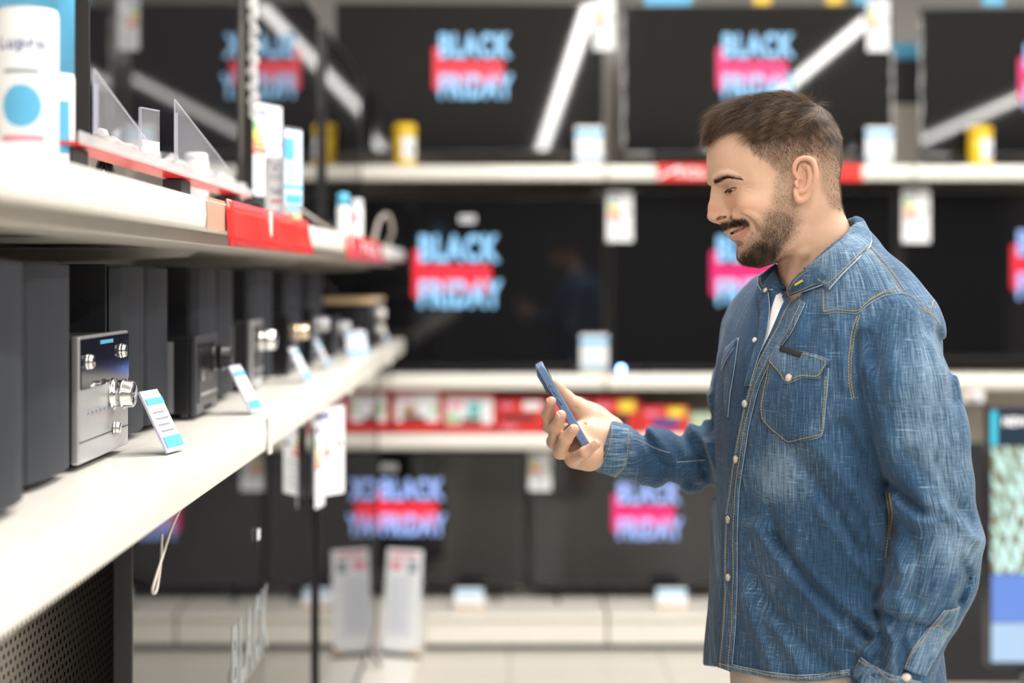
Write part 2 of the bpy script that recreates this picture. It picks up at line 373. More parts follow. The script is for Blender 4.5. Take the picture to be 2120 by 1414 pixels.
# things hanging in the gap between two upper televisions
t = thing('blue_banner_box', 'blue and black carton between the two right televisions on the upper shelf', 'box', P(1877, 153, 6.12))
ww = .09
MB().box(-ww, ww, 0, .1, -.13, .065).build('carton', blackm, t, .002)
MB().box(-ww-.001, ww+.001, -.003, .101, .066, .135).build('blue_lid', skyblue, t, .002)
MB().box(-ww+.01, ww-.01, .0, .1, ZS['upper']-.003-t.location.z, -.131).build('pedestal', beige, t)

# red cartons between the middle and lower back shelves
def carton(label, px0, px1, py0, style):
    Y = 5.86; zb = ZS['lower']; x0, x1 = (px0-VX)/FPX*Y, (px1-VX)/FPX*Y; h = min(EYE-(py0-VY)/FPX*Y-zb, .178); w = x1-x0
    t = thing('product_carton', label, 'box', ((x0+x1)/2, Y, zb), 0, 'red set-top box cartons on the lower back shelf')
    t = MB().box(-w/2+.001, w/2-.001, 0, .12, 0, h).build('carton', mat('pale_green_carton', (.42, .52, .36), .5) if style == 'g' else redbox, t, .001)
    F = lambda a, b_, c, d_, m_, n_: MB().box(w*(a-.5), w*(b_-.5), -.0015 if n_ == 'picture' else -.003, 0, h*c, h*d_).build(n_, m_, t)
    if style == 'w':
        F(.06, .94, .26, .94, white, 'picture'); F(.2, .68, .26, .38, blackm, 'printed_device'); F(.2, .5, .40, .64, brownink, 'printed_scene'); F(.10, .45, .78, .86, pinkink, 'printed_word'); F(.78, .90, .48, .62, green, 'printed_badge')
    if style == 't':
        F(.06, .94, .22, .90, white, 'picture'); F(.35, .72, .24, .38, blackm, 'printed_device'); F(.48, .70, .42, .78, teal, 'printed_scene'); F(.10, .38, .62, .76, pinkink, 'printed_word'); F(.10, .3, .28, .45, green, 'printed_badge')
    if style == 'r':
        F(.10, .78, .36, .52, blackm, 'printed_device'); F(.08, .40, .10, .24, pinkink, 'printed_word'); F(.52, .90, .66, .92, white, 'picture'); F(.08, .30, .70, .86, pinkink, 'printed_badge')
    if style == 'y':
        F(.58, .92, .62, .95, yellowink, 'picture'); F(.25, .80, .18, .55, dkblue if px0 > 1320 else blackm, 'printed_device'); F(.08, .42, .68, .84, pinkink, 'printed_word'); F(.08, .45, .04, .16, pinkink, 'printed_badge')
    return t
for a in (('red carton with a green picture, leftmost of the row', 622, 706, 820, 't'), ('red carton with a white picture, second from the left', 709, 806, 808, 'w'), ('red carton with a wide white picture, third from the left', 813, 914, 808, 'w'),
          ('red carton with a teal swirl picture, left of the plain red ones', 917, 1027, 815, 't'), ('plain red carton with a black device just left of the phone', 1030, 1131, 825, 'r'), ('plain red carton behind the hand holding the phone', 1134, 1222, 825, 'r'),
          ('red carton with a yellow corner and black device right of the hand', 1225, 1322, 825, 'y'), ('low red carton with a yellow corner and blue picture above the forearm', 1325, 1425, 842, 'y'), ('pale green carton right of the red ones', 1428, 1500, 856, 'g')):
    carton(*a)

# ------------------------------------------------------------ right edge: portrait display, black cabinet
Y = 4.2; sc = FPX/Y
t = thing('display_screen', 'tall lit display with a night city picture and the word NEW, right frame edge', 'display', P(2205, 1382, Y))
w2 = 158/sc; hh = 540/sc
MB().box(-w2, w2, .0, .05, 0, hh).build('housing', blackp, t, .003)
dsp = bpy.data.materials.new('city_picture'); dsp.use_nodes = True; nt = dsp.node_tree; b = nt.nodes['Principled BSDF']
b.inputs['Base Color'].default_value = (0, 0, 0, 1); b.inputs['Roughness'].default_value = .1
tc = nt.nodes.new('ShaderNodeTexCoord'); mp = nt.nodes.new('ShaderNodeMapping'); mp.inputs['Rotation'].default_value = (0, .45, 0)
wv = nt.nodes.new('ShaderNodeTexWave'); wv.inputs['Scale'].default_value = 9; wv.inputs['Distortion'].default_value = 7; wv.inputs['Detail'].default_value = 5; wv.inputs['Detail Scale'].default_value = 3
vo = nt.nodes.new('ShaderNodeTexVoronoi'); vo.inputs['Scale'].default_value = 26
rp = nt.nodes.new('ShaderNodeValToRGB'); e = rp.color_ramp.elements
e[0].position = .1; e[0].color = (.10, .07, .05, 1); e[1].position = 1.1; e[1].color = (.55, .85, .78, 1)
for p_, c_ in ((.35, (.22, .17, .12, 1)), (.60, (.34, .36, .20, 1)), (.85, (.30, .52, .46, 1))): q = e.new(p_); q.color = c_
ad = nt.nodes.new('ShaderNodeMath'); ad.operation = 'MULTIPLY_ADD'; ad.inputs[1].default_value = .5
nt.links.new(tc.outputs['Object'], mp.inputs['Vector']); nt.links.new(mp.outputs['Vector'], wv.inputs['Vector']); nt.links.new(tc.outputs['Object'], vo.inputs['Vector'])
nt.links.new(vo.outputs['Distance'], ad.inputs[0]); nt.links.new(wv.outputs['Fac'], ad.inputs[2]); nt.links.new(ad.outputs[0], rp.inputs['Fac'])
nt.links.new(rp.outputs['Color'], b.inputs['Emission Color']); b.inputs['Emission Strength'].default_value = .85
MB().box(-w2+.008, w2-.008, -.002, .001, 195/sc, 458/sc).build('city_picture', dsp, t)
MB().box(-w2+.008, w2-.008, -.002, .001, 12/sc, 92/sc).build('pale_water_picture', mat('pale_screen', (0, 0, 0), .2, emit=(.42, .60, .82), es=.8), t)
MB().box(-w2+.008, w2-.008, -.002, .001, 94/sc, 193/sc).build('blue_water_picture', mat('blue_screen', (0, 0, 0), .2, emit=(.13, .26, .72), es=.8), t)
MB().box(-w2+.008, w2-.008, -.002, .001, 460/sc, 532/sc).build('header_picture', mat('dark_screen', (0, 0, 0), .15, emit=(.01, .03, .06), es=.8), t)
MB().box(-w2+.006, -w2+.024, -.004, .001, 460/sc, 532/sc).build('cyan_stripe', mat('cyan_screen', (0, 0, 0), .2, emit=(.06, .60, .78), es=.9), t)
lettering('lettering', 'NEW', 46/sc*1.1, 19/sc, Matrix.Translation((-w2+54/sc, -.004, 500/sc)), white, t, .03)
for k in range(3): MB().tube([(-w2+(20+k*30)/sc, -.004, 200/sc), (-w2+(60+k*28)/sc, -.004, 330/sc), (-w2+(80+k*34)/sc, -.004, 455/sc)], .004, 5).build('lit_road', mat('road_glow', (0, 0, 0), .3, emit=(.7, .95, .95), es=.9), t)
for s in (-.12, .1): MB().tube([(s, .03, .02), (s, .0, -.08), (s-.03, -.05, -.13)], .012, 8).build('foot', blackp, t, smooth=True)
zt = EYE-(1382-VY)/FPX*Y
t2 = thing('display_table', 'low beige pedestal under the tall lit display at the right edge', 'table', (t.location.x, Y+.03, 0))
MB().box(-.26, .30, -.2, .3, 0, zt-.14).build('block', mat('beige_plinth', (.5, .42, .36), .5), t2, .004)
t = thing('black_cabinet', 'black cabinet beside the man\'s elbow, left of the tall lit display', 'cabinet', (1.66, 5.0, 0))
MB().box(-.26, .30, -.1, .35, .02, EYE-(1185-VY)/FPX*4.9).build('body', blackm, t, .004); MB().box(-.24, .28, -.08, .33, 0, .02).build('base', blackp, t)
zc = EYE-(1185-VY)/FPX*4.9
t = thing('dark_monitor', 'dark monitor standing on the black cabinet behind the man\'s elbow', 'monitor', (1.62, 5.14, zc))
MB().box(-.30, .34, 0, .03, .03, .42).build('panel', blackp, t, .003); MB().box(-.15, .15, -.05, .1, 0, .012).build('stand', blackp, t, .003); MB().box(-.03, .03, .02, .04, .01, .06).build('neck', blackp, t)
lab(1990, 2036, 808, 831, 5.76, 'small white label under the middle back shelf right of the man')

# ------------------------------------------------------------ left shelving
XF = -.43; LJ = [.0, 1.08, 2.48, 3.73, 4.98, 5.70]; XBACK = -1.0
peg = bpy.data.materials.new('perforated_panel'); peg.use_nodes = True; nt = peg.node_tree; b = nt.nodes['Principled BSDF']; b.inputs['Roughness'].default_value = .45
tc = nt.nodes.new('ShaderNodeTexCoord'); sp = nt.nodes.new('ShaderNodeSeparateXYZ'); nt.links.new(tc.outputs['Object'], sp.inputs[0])
def mth(op, a, b2=None, c2=None):
    n = nt.nodes.new('ShaderNodeMath'); n.operation = op
    for i, v in enumerate((a, b2, c2)):
        if v is None: continue
        if isinstance(v, (int, float)): n.inputs[i].default_value = v
        else: nt.links.new(v, n.inputs[i])
    return n.outputs[0]
pit = .0165
zr = mth('DIVIDE', sp.outputs['Z'], .0125); st = mth('MULTIPLY', mth('MODULO', mth('FLOOR', zr), 2), .5)
fy = mth('SUBTRACT', mth('FRACT', mth('ADD', mth('DIVIDE', sp.outputs['Y'], pit), st)), .5); fz = mth('MULTIPLY', mth('SUBTRACT', mth('FRACT', zr), .5), .76)
d2 = mth('ADD', mth('MULTIPLY', fy, fy), mth('MULTIPLY', fz, fz)); hole = mth('LESS_THAN', d2, .045)
mx = nt.nodes.new('ShaderNodeMix'); mx.data_type = 'RGBA'; nt.links.new(hole, mx.inputs['Factor']); mx.inputs['A'].default_value = (.42, .38, .33, 1); mx.inputs['B'].default_value = (.015, .013, .012, 1)
nt.links.new(mx.outputs['Result'], b.inputs['Base Color'])
lw = ['nearest the camera', 'in the first full bay', 'in the second bay', 'in the third bay', 'in the last bay']
def left_shelf(i, z, word, hgt):
    y0, y1 = LJ[i]+.003, LJ[i+1]-.003
    t = thing('store_shelf', f'cream steel {word} shelf of the left shelving {lw[i]}', 'shelf', (XF, 0, z), group=f'{word} shelves of the left shelving')
    rail = [(.0, 0), (.006, -.004), (.008, -hgt*.5), (.006, -hgt+.004), (0, -hgt), (-.012, -hgt), (-.012, 0)]
    MB().loop([[Vector((x, y, zz)) for x, zz in rail] for y in (y0, y1)]).build('price_rail', cream, t, .002)
    MB().box(XBACK-XF+.02, -.012, y0, y1, -.012, -.003).build('deck', cream, t, .001)
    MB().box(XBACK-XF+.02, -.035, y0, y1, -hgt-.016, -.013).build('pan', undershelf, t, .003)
    for yy in (y0+.03, y1-.035):
        MB().loop([[Vector((x, y, zz)) for x, zz in ((-.12, -hgt-.017), (XBACK-XF+.02, -hgt-.017), (XBACK-XF+.02, -.088), (-.42, -.088), (-.14, -.075))] for y in (yy, yy+.004)]).build('bracket', undershelf, t)
    if i > 0: # joint cap
        MB().box(.008, .015, y0-.012, y0+.010, -hgt-.004, .003).build('joint_cap', cream, t, .003)
    return t
ZU, ZM = 1.612, 1.258
for i in range(5):
    left_shelf(i, ZU, 'upper', .046); left_shelf(i, ZM, 'middle', .062)
    y0, y1 = LJ[i]+.003, LJ[i+1]-.003
    t = thing('shelving_plinth', f'cream steel plinth of the left shelving {lw[i]}', 'shelf', (-.33, 0, 0), group='plinths of the left shelving')
    MB().box(-.66, 0, y0, min(y1, 5.69), .13, .152).build('deck', cream, t, .005); MB().box(-.03, -.012, y0, min(y1, 5.69), 0, .128).build('kick_plate', cream, t, .003)
    t = thing('shelving_back_panel', f'beige back panel of the left shelving {lw[i]}', 'panel', (XBACK, 0, 0), group='back panels of the left shelving')
    MB().box(-.005, .0, y0+.01, y1-.01, 0, 2.45).build('panel', beige, t)
    t = thing('perforated_panel', f'perforated grey brown panel under the middle left shelf {lw[i]}', 'panel', (-.625, 0, 0), group='perforated panels under the middle left shelf')
    MB().box(-.012, .0, y0+.012, min(y1, 5.69)-.012, .155, 1.17).build('sheet', peg, t); MB().box(-.012, .004, y0-.002, y0+.010, .155, 1.17).build('edge_strip', undershelf, t, .001)
    t = thing('shelving_upright', f'beige slotted upright of the left shelving {lw[i]}', 'upright', (XBACK, LJ[i], 0), group='uprights of the left shelving')
    MB().box(-.012, .012, -.012, .012, 0, 2.5).build('post', undershelf, t, .002)
# leather-like lamp of end cap
gl = 'glossy televisions on the upper left shelf'
for (yc, w, l) in ((2.56, 1.12, 'glossy television on the upper left shelf nearest the camera, mirroring the back wall'), (3.84, 1.12, 'glossy television on the upper left shelf behind the foam can'), (5.13, 1.08, 'glossy television on the upper left shelf farthest away')):
    television('television', l, w, .63, (-.595, yc, 1.675), PI/2, gl, mirror_screen, feet=.063, depth=.03, bez=.006)
gl2 = 'large glossy televisions under the middle left shelf'
television('television', 'huge glossy television standing under the middle left shelf nearest the camera', 1.64, .93, (-.475, 2.595, .245), PI/2, gl2, mirror_screen, (mat('dim_lettering', (.0, .0, .0), .2, emit=(.20, .215, .21), es=.8), mat('dim_banner', (0, 0, 0), .2, emit=(.02, .018, .018), es=.5)), (.0, .47), feet=.09, depth=.03, bez=.006, logo_scale=1.22)
television('television', 'huge glossy television standing under the middle left shelf by the leaflet stand', 1.58, .93, (-.475, 4.31, .245), PI/2, gl2, mirror_screen, feet=.09, depth=.03, bez=.006)
# bubble wrap still on the near edge of the second television
t = thing('bubble_wrap', 'strip of bubble wrap on the top edge corner between the two near left televisions', 'packaging')
mb = MB(); pts = []
for k in range(40):
    pts.append(Vector((-.588+.004*math.sin(k*1.9), 3.262+.004*math.cos(k*2.7), 1.87+k*.0115)))
mb.tube(pts, [.011+.004*math.sin(k*2.3) for k in range(40)], 8).build('wrap', wrap, t, smooth=True)
t = thing('protective_foil', 'crumpled clear foil along the bottom edge of the nearest upper left television', 'packaging')
for s_ in range(2):
    pts = [Vector((-.579+.004*math.sin(k*1.3+s_), 2.0+k*.028, 1.683+.006*math.sin(k*2.1+s_*2)+s_*.012)) for k in range(40)]
    MB().tube(pts, [.009+.004*math.sin(k*1.7+s_) for k in range(40)], 7).build('foil_roll', wrap, t, smooth=True)
# red backed acrylic tray
t = thing('display_tray', 'clear acrylic tray with a red underside in front of the nearest upper left television', 'tray', (-.52, 0, 1.652))
MB().box(-.012, .03, 1.62, 2.70, .0, .003).build('red_base', red, t); MB().box(-.012, .03, 1.62, 2.70, .004, .012).build('clear_plate', acry, t)
MB().box(.028, .031, 1.62, 2.70, .0, .016).build('front_edge', wrap, t, .001)
for y in (1.66, 2.2, 2.62): MB().box(-.010, .020, y-.03, y+.03, -.040, -.001).build('support', blackm, t, .002)
def fin(label, y0, y1, h):
    t = thing('acrylic_divider', label, 'divider', (-.485, 0, 1.668), group='clear acrylic dividers on the tray')
    MB().loop([[Vector((x, y, z)) for y, z in ((y0, 0), (y1, 0), (y1, .01), (y0, h))] for x in (-.0015, .0015)]).build('pane', acry, t)
    MB().tube([(0, y0, h), (0, y1, .012)], .0012, 5).tube([(0, y0, 0), (0, y0, h)], .0012, 5).build('bright_edge', acry_edge, t)
    MB().box(-.002, .002, y0+.008, y0+.011, .002, h*.8).build('tape', acry_edge, t)
fin('tall clear triangular divider on the tray, nearer the camera', 1.66, 1.92, .075); fin('clear triangular divider on the tray beside the small can', 2.06, 2.5, .09)
t = thing('clear_card_holder', 'small clear upright card holder on the tray between the dividers', 'card holder', (-.50, 1.975, 1.668), D(70))
MB().box(-.022, .022, -.002, .002, 0, .066).build('pane', acry, t); MB().box(-.0235, -.022, -.002, .002, 0, .066).box(-.022, .022, -.002, .002, .0655, .067).build('rim', acry_edge, t)
MB().box(-.02, .02, -.003, -.002, .004, .022).build('card', white, t)
# cans
def can(label, x, y, z, r, h, capm, bodym, caph=.25, print_=None, group=None, clear=False):
    t = thing('spray_can', label, 'can', (x, y, z), 0, group)
    hb = h*(1-caph)
    bd_ = MB().lathe([(r*.93, 0), (r, .004), (r, hb-.006), (r*.93, hb)], n=36).build('body', bodym, t, smooth=True)
    MB().lathe([(r*.97, hb), (r*.98, h-.012), (r*.9, h-.002), (r*.6, h), (.0005, h)], n=36).build('cap', capm, t, smooth=True)
    def patch(name, z0, z1, a0, a1, m_, k=1.008):
        n = 16; a0, a1 = D(a0), D(a1)
        MB().loop([[Vector((r*k*math.cos(a0+(a1-a0)*i/n), r*k*math.sin(a0+(a1-a0)*i/n), z_)) for i in range(n+1)] for z_ in (z0, z1)], closed=False).build(name, m_, bd_, smooth=True)
    def word(body, zc, hh, ac, span, m_):
        a, fs = text_mesh(body, .02); ww = a[:, 0].max()-a[:, 0].min()
        vs = []
        for x_, z_ in a[:, :2]:
            an = D(ac)+x_/ww*D(span); vs.append((r*1.012*math.cos(an), r*1.012*math.sin(an), zc+z_*hh))
        MB().add(vs, fs).build('printed_word', m_, bd_)
    return t, patch, word
t, patch, word = can('white spray can with a blue cap and blue spot, nearest can at the left edge', -.508, 1.50, ZU, .031, .262, skyblue, white, .35)
word('Lupro', .121, .017, -84, 95, dkblue)
n = 24; vs = []
for q in range(1, 7):
    for k in range(n):
        an = D(-84)+D(38)*q/6*math.cos(2*PI*k/n); vs.append((.0316*math.cos(an), .0316*math.sin(an), .066+.022*q/6*math.sin(2*PI*k/n)))
MB().add(vs, [tuple(range(n))]+[(q*n+k, q*n+(k+1) % n, (q+1)*n+(k+1) % n, (q+1)*n+k) for q in range(5) for k in range(n)]).build('blue_spot', skyblue, t)
patch('pink_line', .030, .035, -125, -40, pinkink); patch('thin_print', .100, .104, -120, -50, greyink)
t, patch, word = can('light blue topped spray can right behind the nearest can', -.522, 1.64, ZU, .020, .262, skyblue, white, .53)
patch('print_band', .03, .09, -90, -30, skyblue)
t, patch, word = can('white foam can with purple word and clear cap on the upper left shelf', -.458, 2.80, ZU, .0235, .128, mat('frosted_cap', (.75, .8, .85), .15, alpha=.85), white, .14)
word('Yellax', .050, .014, -72, 88, dkblue); patch('pink_band', .034, .041, -110, -20, pinkink)
patch('icon_row', .014, .018, -110, -40, greyink); patch('thin_print', .086, .088, -115, -40, greyink); patch('thin_print', .080, .082, -115, -30, greyink); patch('icon_drop', .098, .104, -95, -85, dkblue); patch('icon_drop', .098, .104, -55, -45, dkblue)
t, patch, word = can('small white can with clear cap standing behind the red backed tray', -.5625, 2.55, ZU, .0225, .112, mat('frosted_cap'), white, .12)
patch('print_band', .05, .06, -110, -40, greyink)
t, patch, word = can('blue capped white can farther along the upper left shelf', -.452, 3.86, ZU, .017, .118, skyblue, white, .3)
t, patch, word = can('plain white can beside the blue capped one on the upper left shelf', -.452, 4.20, ZU, .019, .120, mat('frosted_cap'), white, .2)
patch('print_band', .05, .08, -110, -60, pinkink)
t, patch, word = can('light blue carton-like can behind the foam can, near cables', -.52, 3.35, ZU, .022, .09, skyblue, skyblue, .2)
# energy label hanging on the second left television
t = energy_label('long energy label hanging at the near edge of the second upper left television', (-.575, 3.345, 1.80), .135, .215, D(66), 'energy labels on the televisions')
t = energy_label('energy label hanging from the middle left shelf at the large television corner', (-.435, 3.40, 1.085), .11, .21, D(52), 'energy labels on the televisions')
t = energy_label('second energy label half behind the hanging one at the large television corner', (-.448, 3.35, 1.06), .07, .20, D(80), 'energy labels on the televisions')
# price card with blue frame beside the foam can
t = thing('price_stand', 'tall blue framed price card on a wooden block beside the foam can', 'price card', (-.424, 2.775, ZU), D(62))
MB().box(-.015, .015, -.012, .012, 0, .014).build('block', wood, t, .001)
MB().box(-.031, .031, -.0015, .0015, .004, .182).build('holder', acry, t); MB().box(-.0325, -.031, -.002, .002, .004, .182).build('holder_edge', acry_edge, t)
MB().box(-.029, .029, -.003, -.002, .03, .176).build('card', mat('pale_blue_card', (.55, .7, .82), .5), t)
MB().box(-.029, .0, -.004, -.003, .118, .158).build('blue_square', skyblue, t); MB().box(-.027, .012, -.004, -.003, .160, .174).build('white_square', white, t)
MB().box(-.029, .029, -.004, -.003, .062, .068).build('blue_line', skyblue, t); MB().box(-.024, .024, -.004, -.003, .034, .050).build('blue_footer', skyblue, t)
mb = MB()
for k in range(6): mb.box(-.02, .002+.004*(k % 3), -.004, -.003, .074+k*.007, .0755+k*.007)
mb.build('small_print', greyink, t)
# red flags on the upper rail
def flag(label, y0, y1, z0, z1, curl, word=None):
    t = thing('promotional_flag', label, 'sign', (XF+.010, 0, 0))
    n = 16; rings = []
    for th in (0, .0015):
        pass
    vs = []; fs = []
    for k in range(n+1):
        y = y0+(y1-y0)*k/n
        for j in range(5):
            f = j/4; x = .002+curl*f*f*(.4+.6*(k/n)**2)+.003*math.sin(k*.9)*f
            vs.append((x, y, z1+(z0-z1)*f))
    for k in range(n):
        for j in range(4): a = k*5+j; fs.append((a, a+1, a+6, a+5))
    o = MB().add(vs, fs).build('film', red, t, smooth=True); sm = o.modifiers.new('s', 'SOLIDIFY'); sm.thickness = .0012
    if word: lettering('lettering', word, (y1-y0)*.5, (z1-z0)*.4, Matrix.Translation((.012, (y0+y1)/2, z0+(z1-z0)*.35)) @ Matrix.Rotation(PI/2, 4, 'Z'), white, t, .02)
    return t
flag('large red glossy flag wrapped over the upper left rail below the foam can', 2.10, 2.95, 1.547, 1.617, .012)
flag('smaller red flag with white letters on the upper left rail farther away', 3.66, 4.62, 1.548, 1.614, .008, 'TCL')
t = thing('clear_tape', 'piece of clear tape on the upper left rail beside the large red flag', 'tape', (XF+.009, 0, 0)); MB().box(0, .001, 1.98, 2.10, 1.568, 1.613).build('film', mat('peach_tape', (.75, .45, .32), .3, alpha=.5), t)
# cables
def cable(label, pts, r=.0028, m_=tan):
    t = thing('cable', label, 'cable', (0, 0, 0))
    q = []
    P_ = [Vector(p) for p in pts]
    for i in range(len(P_)-1):
        p0, p1, p2, p3 = P_[max(i-1, 0)], P_[i], P_[i+1], P_[min(i+2, len(P_)-1)]
        for k in range(8):
            s = k/8; q.append(.5*((2*p1)+(p2-p0)*s+(2*p0-5*p1+4*p2-p3)*s*s+(3*p1-p0-3*p2+p3)*s**3))
    q.append(P_[-1]); MB().tube(q, r, 7).build('cord', m_, t, smooth=True)
cable('grey cable arching on the upper left shelf behind the price card', [(-.47, 3.05, ZU+.006), (-.50, 3.2, ZU+.05), (-.50, 3.35, ZU+.055), (-.46, 3.5, ZU+.02), (-.45, 3.7, ZU+.006)])
cable('pale cable coil hanging near the blue capped can', [(-.44, 4.6, ZU+.006), (-.43, 4.7, ZU+.08), (-.41, 4.8, ZU+.10), (-.40, 4.86, ZU+.05), (-.42, 4.9, ZU+.006)], .006)
cable('pale cable hanging over the corner of the huge near television', [(-.455, 2.0, 1.19), (-.455, 1.92, 1.165), (-.452, 1.84, 1.13), (-.452, 1.80, 1.105), (-.452, 1.82, 1.10), (-.454, 1.85, 1.13), (-.455, 1.86, 1.165)], .0022)
# speakers on the middle left shelf
def speaker(label, y0, y1, xf=-.568, h=.262):
    t = thing('bookshelf_speaker', label, 'speaker', (xf, (y0+y1)/2, ZM), group='black bookshelf speakers on the middle left shelf'); w = (y1-y0)/2-.002
    MB().box(-.24, -.022, -w, w, .004, h).build('cabinet', spk, t, .003)
    mb = MB(); n = 8
    rings = [[Vector((-.021, -w+.002, z)), Vector((-.004, -w+.012, z)), Vector((.002, -w*.35, z)), Vector((.002, w*.35, z)), Vector((-.004, w-.012, z)), Vector((-.021, w-.002, z))] for z in (.008, h-.004)]
    mb.loop(rings).build('grille', spkf, t, .002)
    for sx in (-.21, -.04):
        for sy in (-1, 1): MB().lathe([(.007, 0), (.007, .005)], c=(sx, sy*(w-.02), 0), n=10).build('rubber_foot', blackp, t)
    return t
sl = ['nearest the camera at the left edge', 'second from the camera, beside the silver stereo', 'third from the camera, behind the silver stereo', 'fourth from the camera, left of the black stereo', 'fifth from the camera, behind the black stereo', 'sixth from the camera, left of the silver framed stereo', 'seventh from the camera, behind the silver framed stereo', 'eighth from the camera', 'ninth from the camera, behind the brass knob stereo', 'tenth from the camera, left of the dark stereo', 'eleventh from the camera', 'farthest of the row']
sy = [(1.34, 1.51), (1.585, 1.765), (2.08, 2.235), (2.235, 2.39), (2.61, 2.78), (2.78, 2.95), (3.18, 3.305), (3.305, 3.43), (3.70, 3.80), (3.80, 3.90), (4.10, 4.22), (4.22, 4.34)]
for (a, b_), l in zip(sy, sl): speaker('black bookshelf speaker '+l, a, b_, xf=-.568+(.060 if a < 1.5 else .030 if a < 1.6 else 0))
def knob(t, x, y, z, r, L, m_, name='volume_knob'):
    M = Matrix.Translation((x, y, z)) @ Matrix.Rotation(PI/2, 4, 'Y')
    MB().lathe([(r*1.15, 0), (r*1.15, L*.12), (r, L*.14), (r, L*.45), (r*1.1, L*.47), (r*1.1, L*.55), (r*.96, L*.58), (r*.94, L*.94), (r*.8, L), (.0005, L)], M=M, n=32).build(name, m_, t, smooth=True)
def stereo(label, y0, y1, xf, h, bodym, facem, knobm, style):
    t = thing('mini_stereo', label, 'stereo', (xf, (y0+y1)/2, ZM), group='mini stereos on the middle left shelf'); w = (y1-y0)/2
    MB().box(-.20, -.012, -w+.003, w-.003, .008, h-.003).build('body', bodym, t, .004)
    t0 = t; t_ = t = MB().box(-.0118, .0, -w, w, .006, h).build('front_panel', facem, t, .003)
    MB().box(.0, .0015, -w+(.004 if style == 'a' else .012), w-(.004 if style == 'a' else .012), h*(.60 if style == 'a' else .18), h*(.975 if style == 'a' else .90)).build('glass_panel', blackp if style != 'a' else mat('stereo_glass', (.01, .01, .02), .08), t_)
    if style == 'a':
        knob(t, .0, w*.30, h*.50, .019, .030, chrome); knob(t, .001, -w*.72, h*.80, .009, .008, chrome, 'button'); knob(t, .001, w*.62, h*.84, .009, .008, chrome, 'button')
        MB().box(.0, .001, -w, w, h*.20, h*.206).build('tray_seam', blackm, t)
        for k in range(6): MB().box(.0, .002, -w*.7+k*.018, -w*.7+k*.018+.010, h*.40, h*.415).build('key', greyink, t)
        knob(t, .001, w*.35, h*.22, .008, .008, chrome, 'socket')
        MB().box(.001, .0022, -.03, .03, h*.92, h*.95).build('badge', skyblue, t)
    else:
        knob(t, .001, w*.50 if style == 'b' else w*.45, h*.70, .022 if style != 'd' else .020, .034, knobm)
        MB().box(.001, .003, -w*.7, w*.8, h*.26, h*.30).build('disc_tray', silver, t, .001)
        MB().box(.001, .0025, -w*.7, -w*.3, h*.44, h*.72).build('display', mat('stereo_display', (.02, .02, .03), .1), t)
        for k in range(4):
            for j in range(3): MB().box(.001, .0025, w*(.0+.18*k), w*(.07+.18*k), h*(.40+.045*j), h*(.415+.045*j)).build('key', silver if j else greyink, t)
        for k in range(3): MB().box(.0, .0015, w*(-.3+.25*k), w*(-.18+.25*k), h*.08, h*.13).build('port', blackm if style != 'c' else white, t)
        if style in 'bc': MB().box(-.05, -.040, -w+.0, -w+.003, .01, h-.01).build('side_trim', silver, t)
    for sx in (-.17, -.03):
        for s_ in (-1, 1): MB().lathe([(.009, 0), (.010, .009)], c=(sx, s_*(w-.025), -.0), n=12).build('rubber_foot', blackp, t0)
    return t0
stereo('silver mini stereo with a chrome knob, nearest the camera', 1.785, 2.015, -.540, .168, blackm, silver, chrome, 'a')
stereo('black mini stereo with a glossy black knob, second from the camera', 2.43, 2.605, -.535, .142, blackp, mat('dark_gunmetal', (.05, .052, .06), .3), blackp, 'b')
stereo('silver framed mini stereo with a silver knob, third from the camera', 3.04, 3.17, -.550, .150, blackm, silver, chrome, 'c')
stereo('black mini stereo with a brass coloured knob, fourth from the camera', 3.52, 3.68, -.548, .150, blackp, blackp, gold, 'd')
stereo('dark mini stereo with a small knob, fifth from the camera', 3.94, 4.08, -.548, .158, blackp, blackp, silver, 'd')
stereo('small grey mini stereo before the retro radio', 4.36, 4.50, -.535, .12, blackp, mat('dark_gunmetal'), silver, 'b')
t = thing('retro_radio', 'retro radio with a wood edged top and two white knobs near the shelf end', 'radio', (-.46, 4.72, ZM))
MB().box(-.20, 0, 0, .46, .006, .155).build('body', blackp, t, .008); MB().box(-.205, .004, -.005, .465, .156, .172).build('wooden_top', wood, t, .004)
knob(t, .0, .30, .115, .020, .02, cream); knob(t, .0, .30, .06, .016, .018, cream)
MB().tube([(-.12, .1, .172), (-.165, .076, .235)], .004, 6).build('antenna', mat('dark_gunmetal'), t)
for sx in (-.18, -.02):
    for y_ in (.03, .43): MB().lathe([(.009, 0), (.010, .007)], c=(sx, y_, -.0), n=10).build('rubber_foot', blackp, t)
# slanted price cards
def leaning(label, x, y, h=.088, w=.055, yaw=90, m_=None):
    t = thing('leaning_price_card', label, 'price card', (x, y, ZM), D(yaw), 'slanted price cards on the middle left shelf')
    M = Matrix.Rotation(-D(27), 4, 'X')
    MB().box(-w/2, w/2, -.002, .002, 0, h, M=M).build('holder', mat('card_holder', (.55, .56, .68), .2), t, .0008)
    MB().box(-w/2+.002, w/2-.002, -.0032, -.002, .004, h-.008, M=M).build('card', white, t)
    MB().box(-w/2+.002, w/2-.002, -.0042, -.0032, .006, h*.24, M=M).build('footer', skyblue, t); MB().box(-w/2+.002, w/2-.002, -.0042, -.0032, h*.76, h*.86, M=M).build('header', skyblue, t)
    mb = MB()
    for k in range(4): mb.box(-w*.36, w*(.3-.08*(k % 2)), -.0042, -.0032, h*(.32+.1*k), h*(.345+.1*k), M=M)
    mb.build('small_print', greyink, t)
    MB().box(-w/2, w/2, 0, .055, 0, .0015).build('base_plate', acry, t)
leaning('slanted price card nearest the camera, before the silver stereo', -.466, 1.985, .094, yaw=78)
leaning('slanted price card beside the black stereo at the shelf joint', -.456, 2.56, .094, yaw=80)
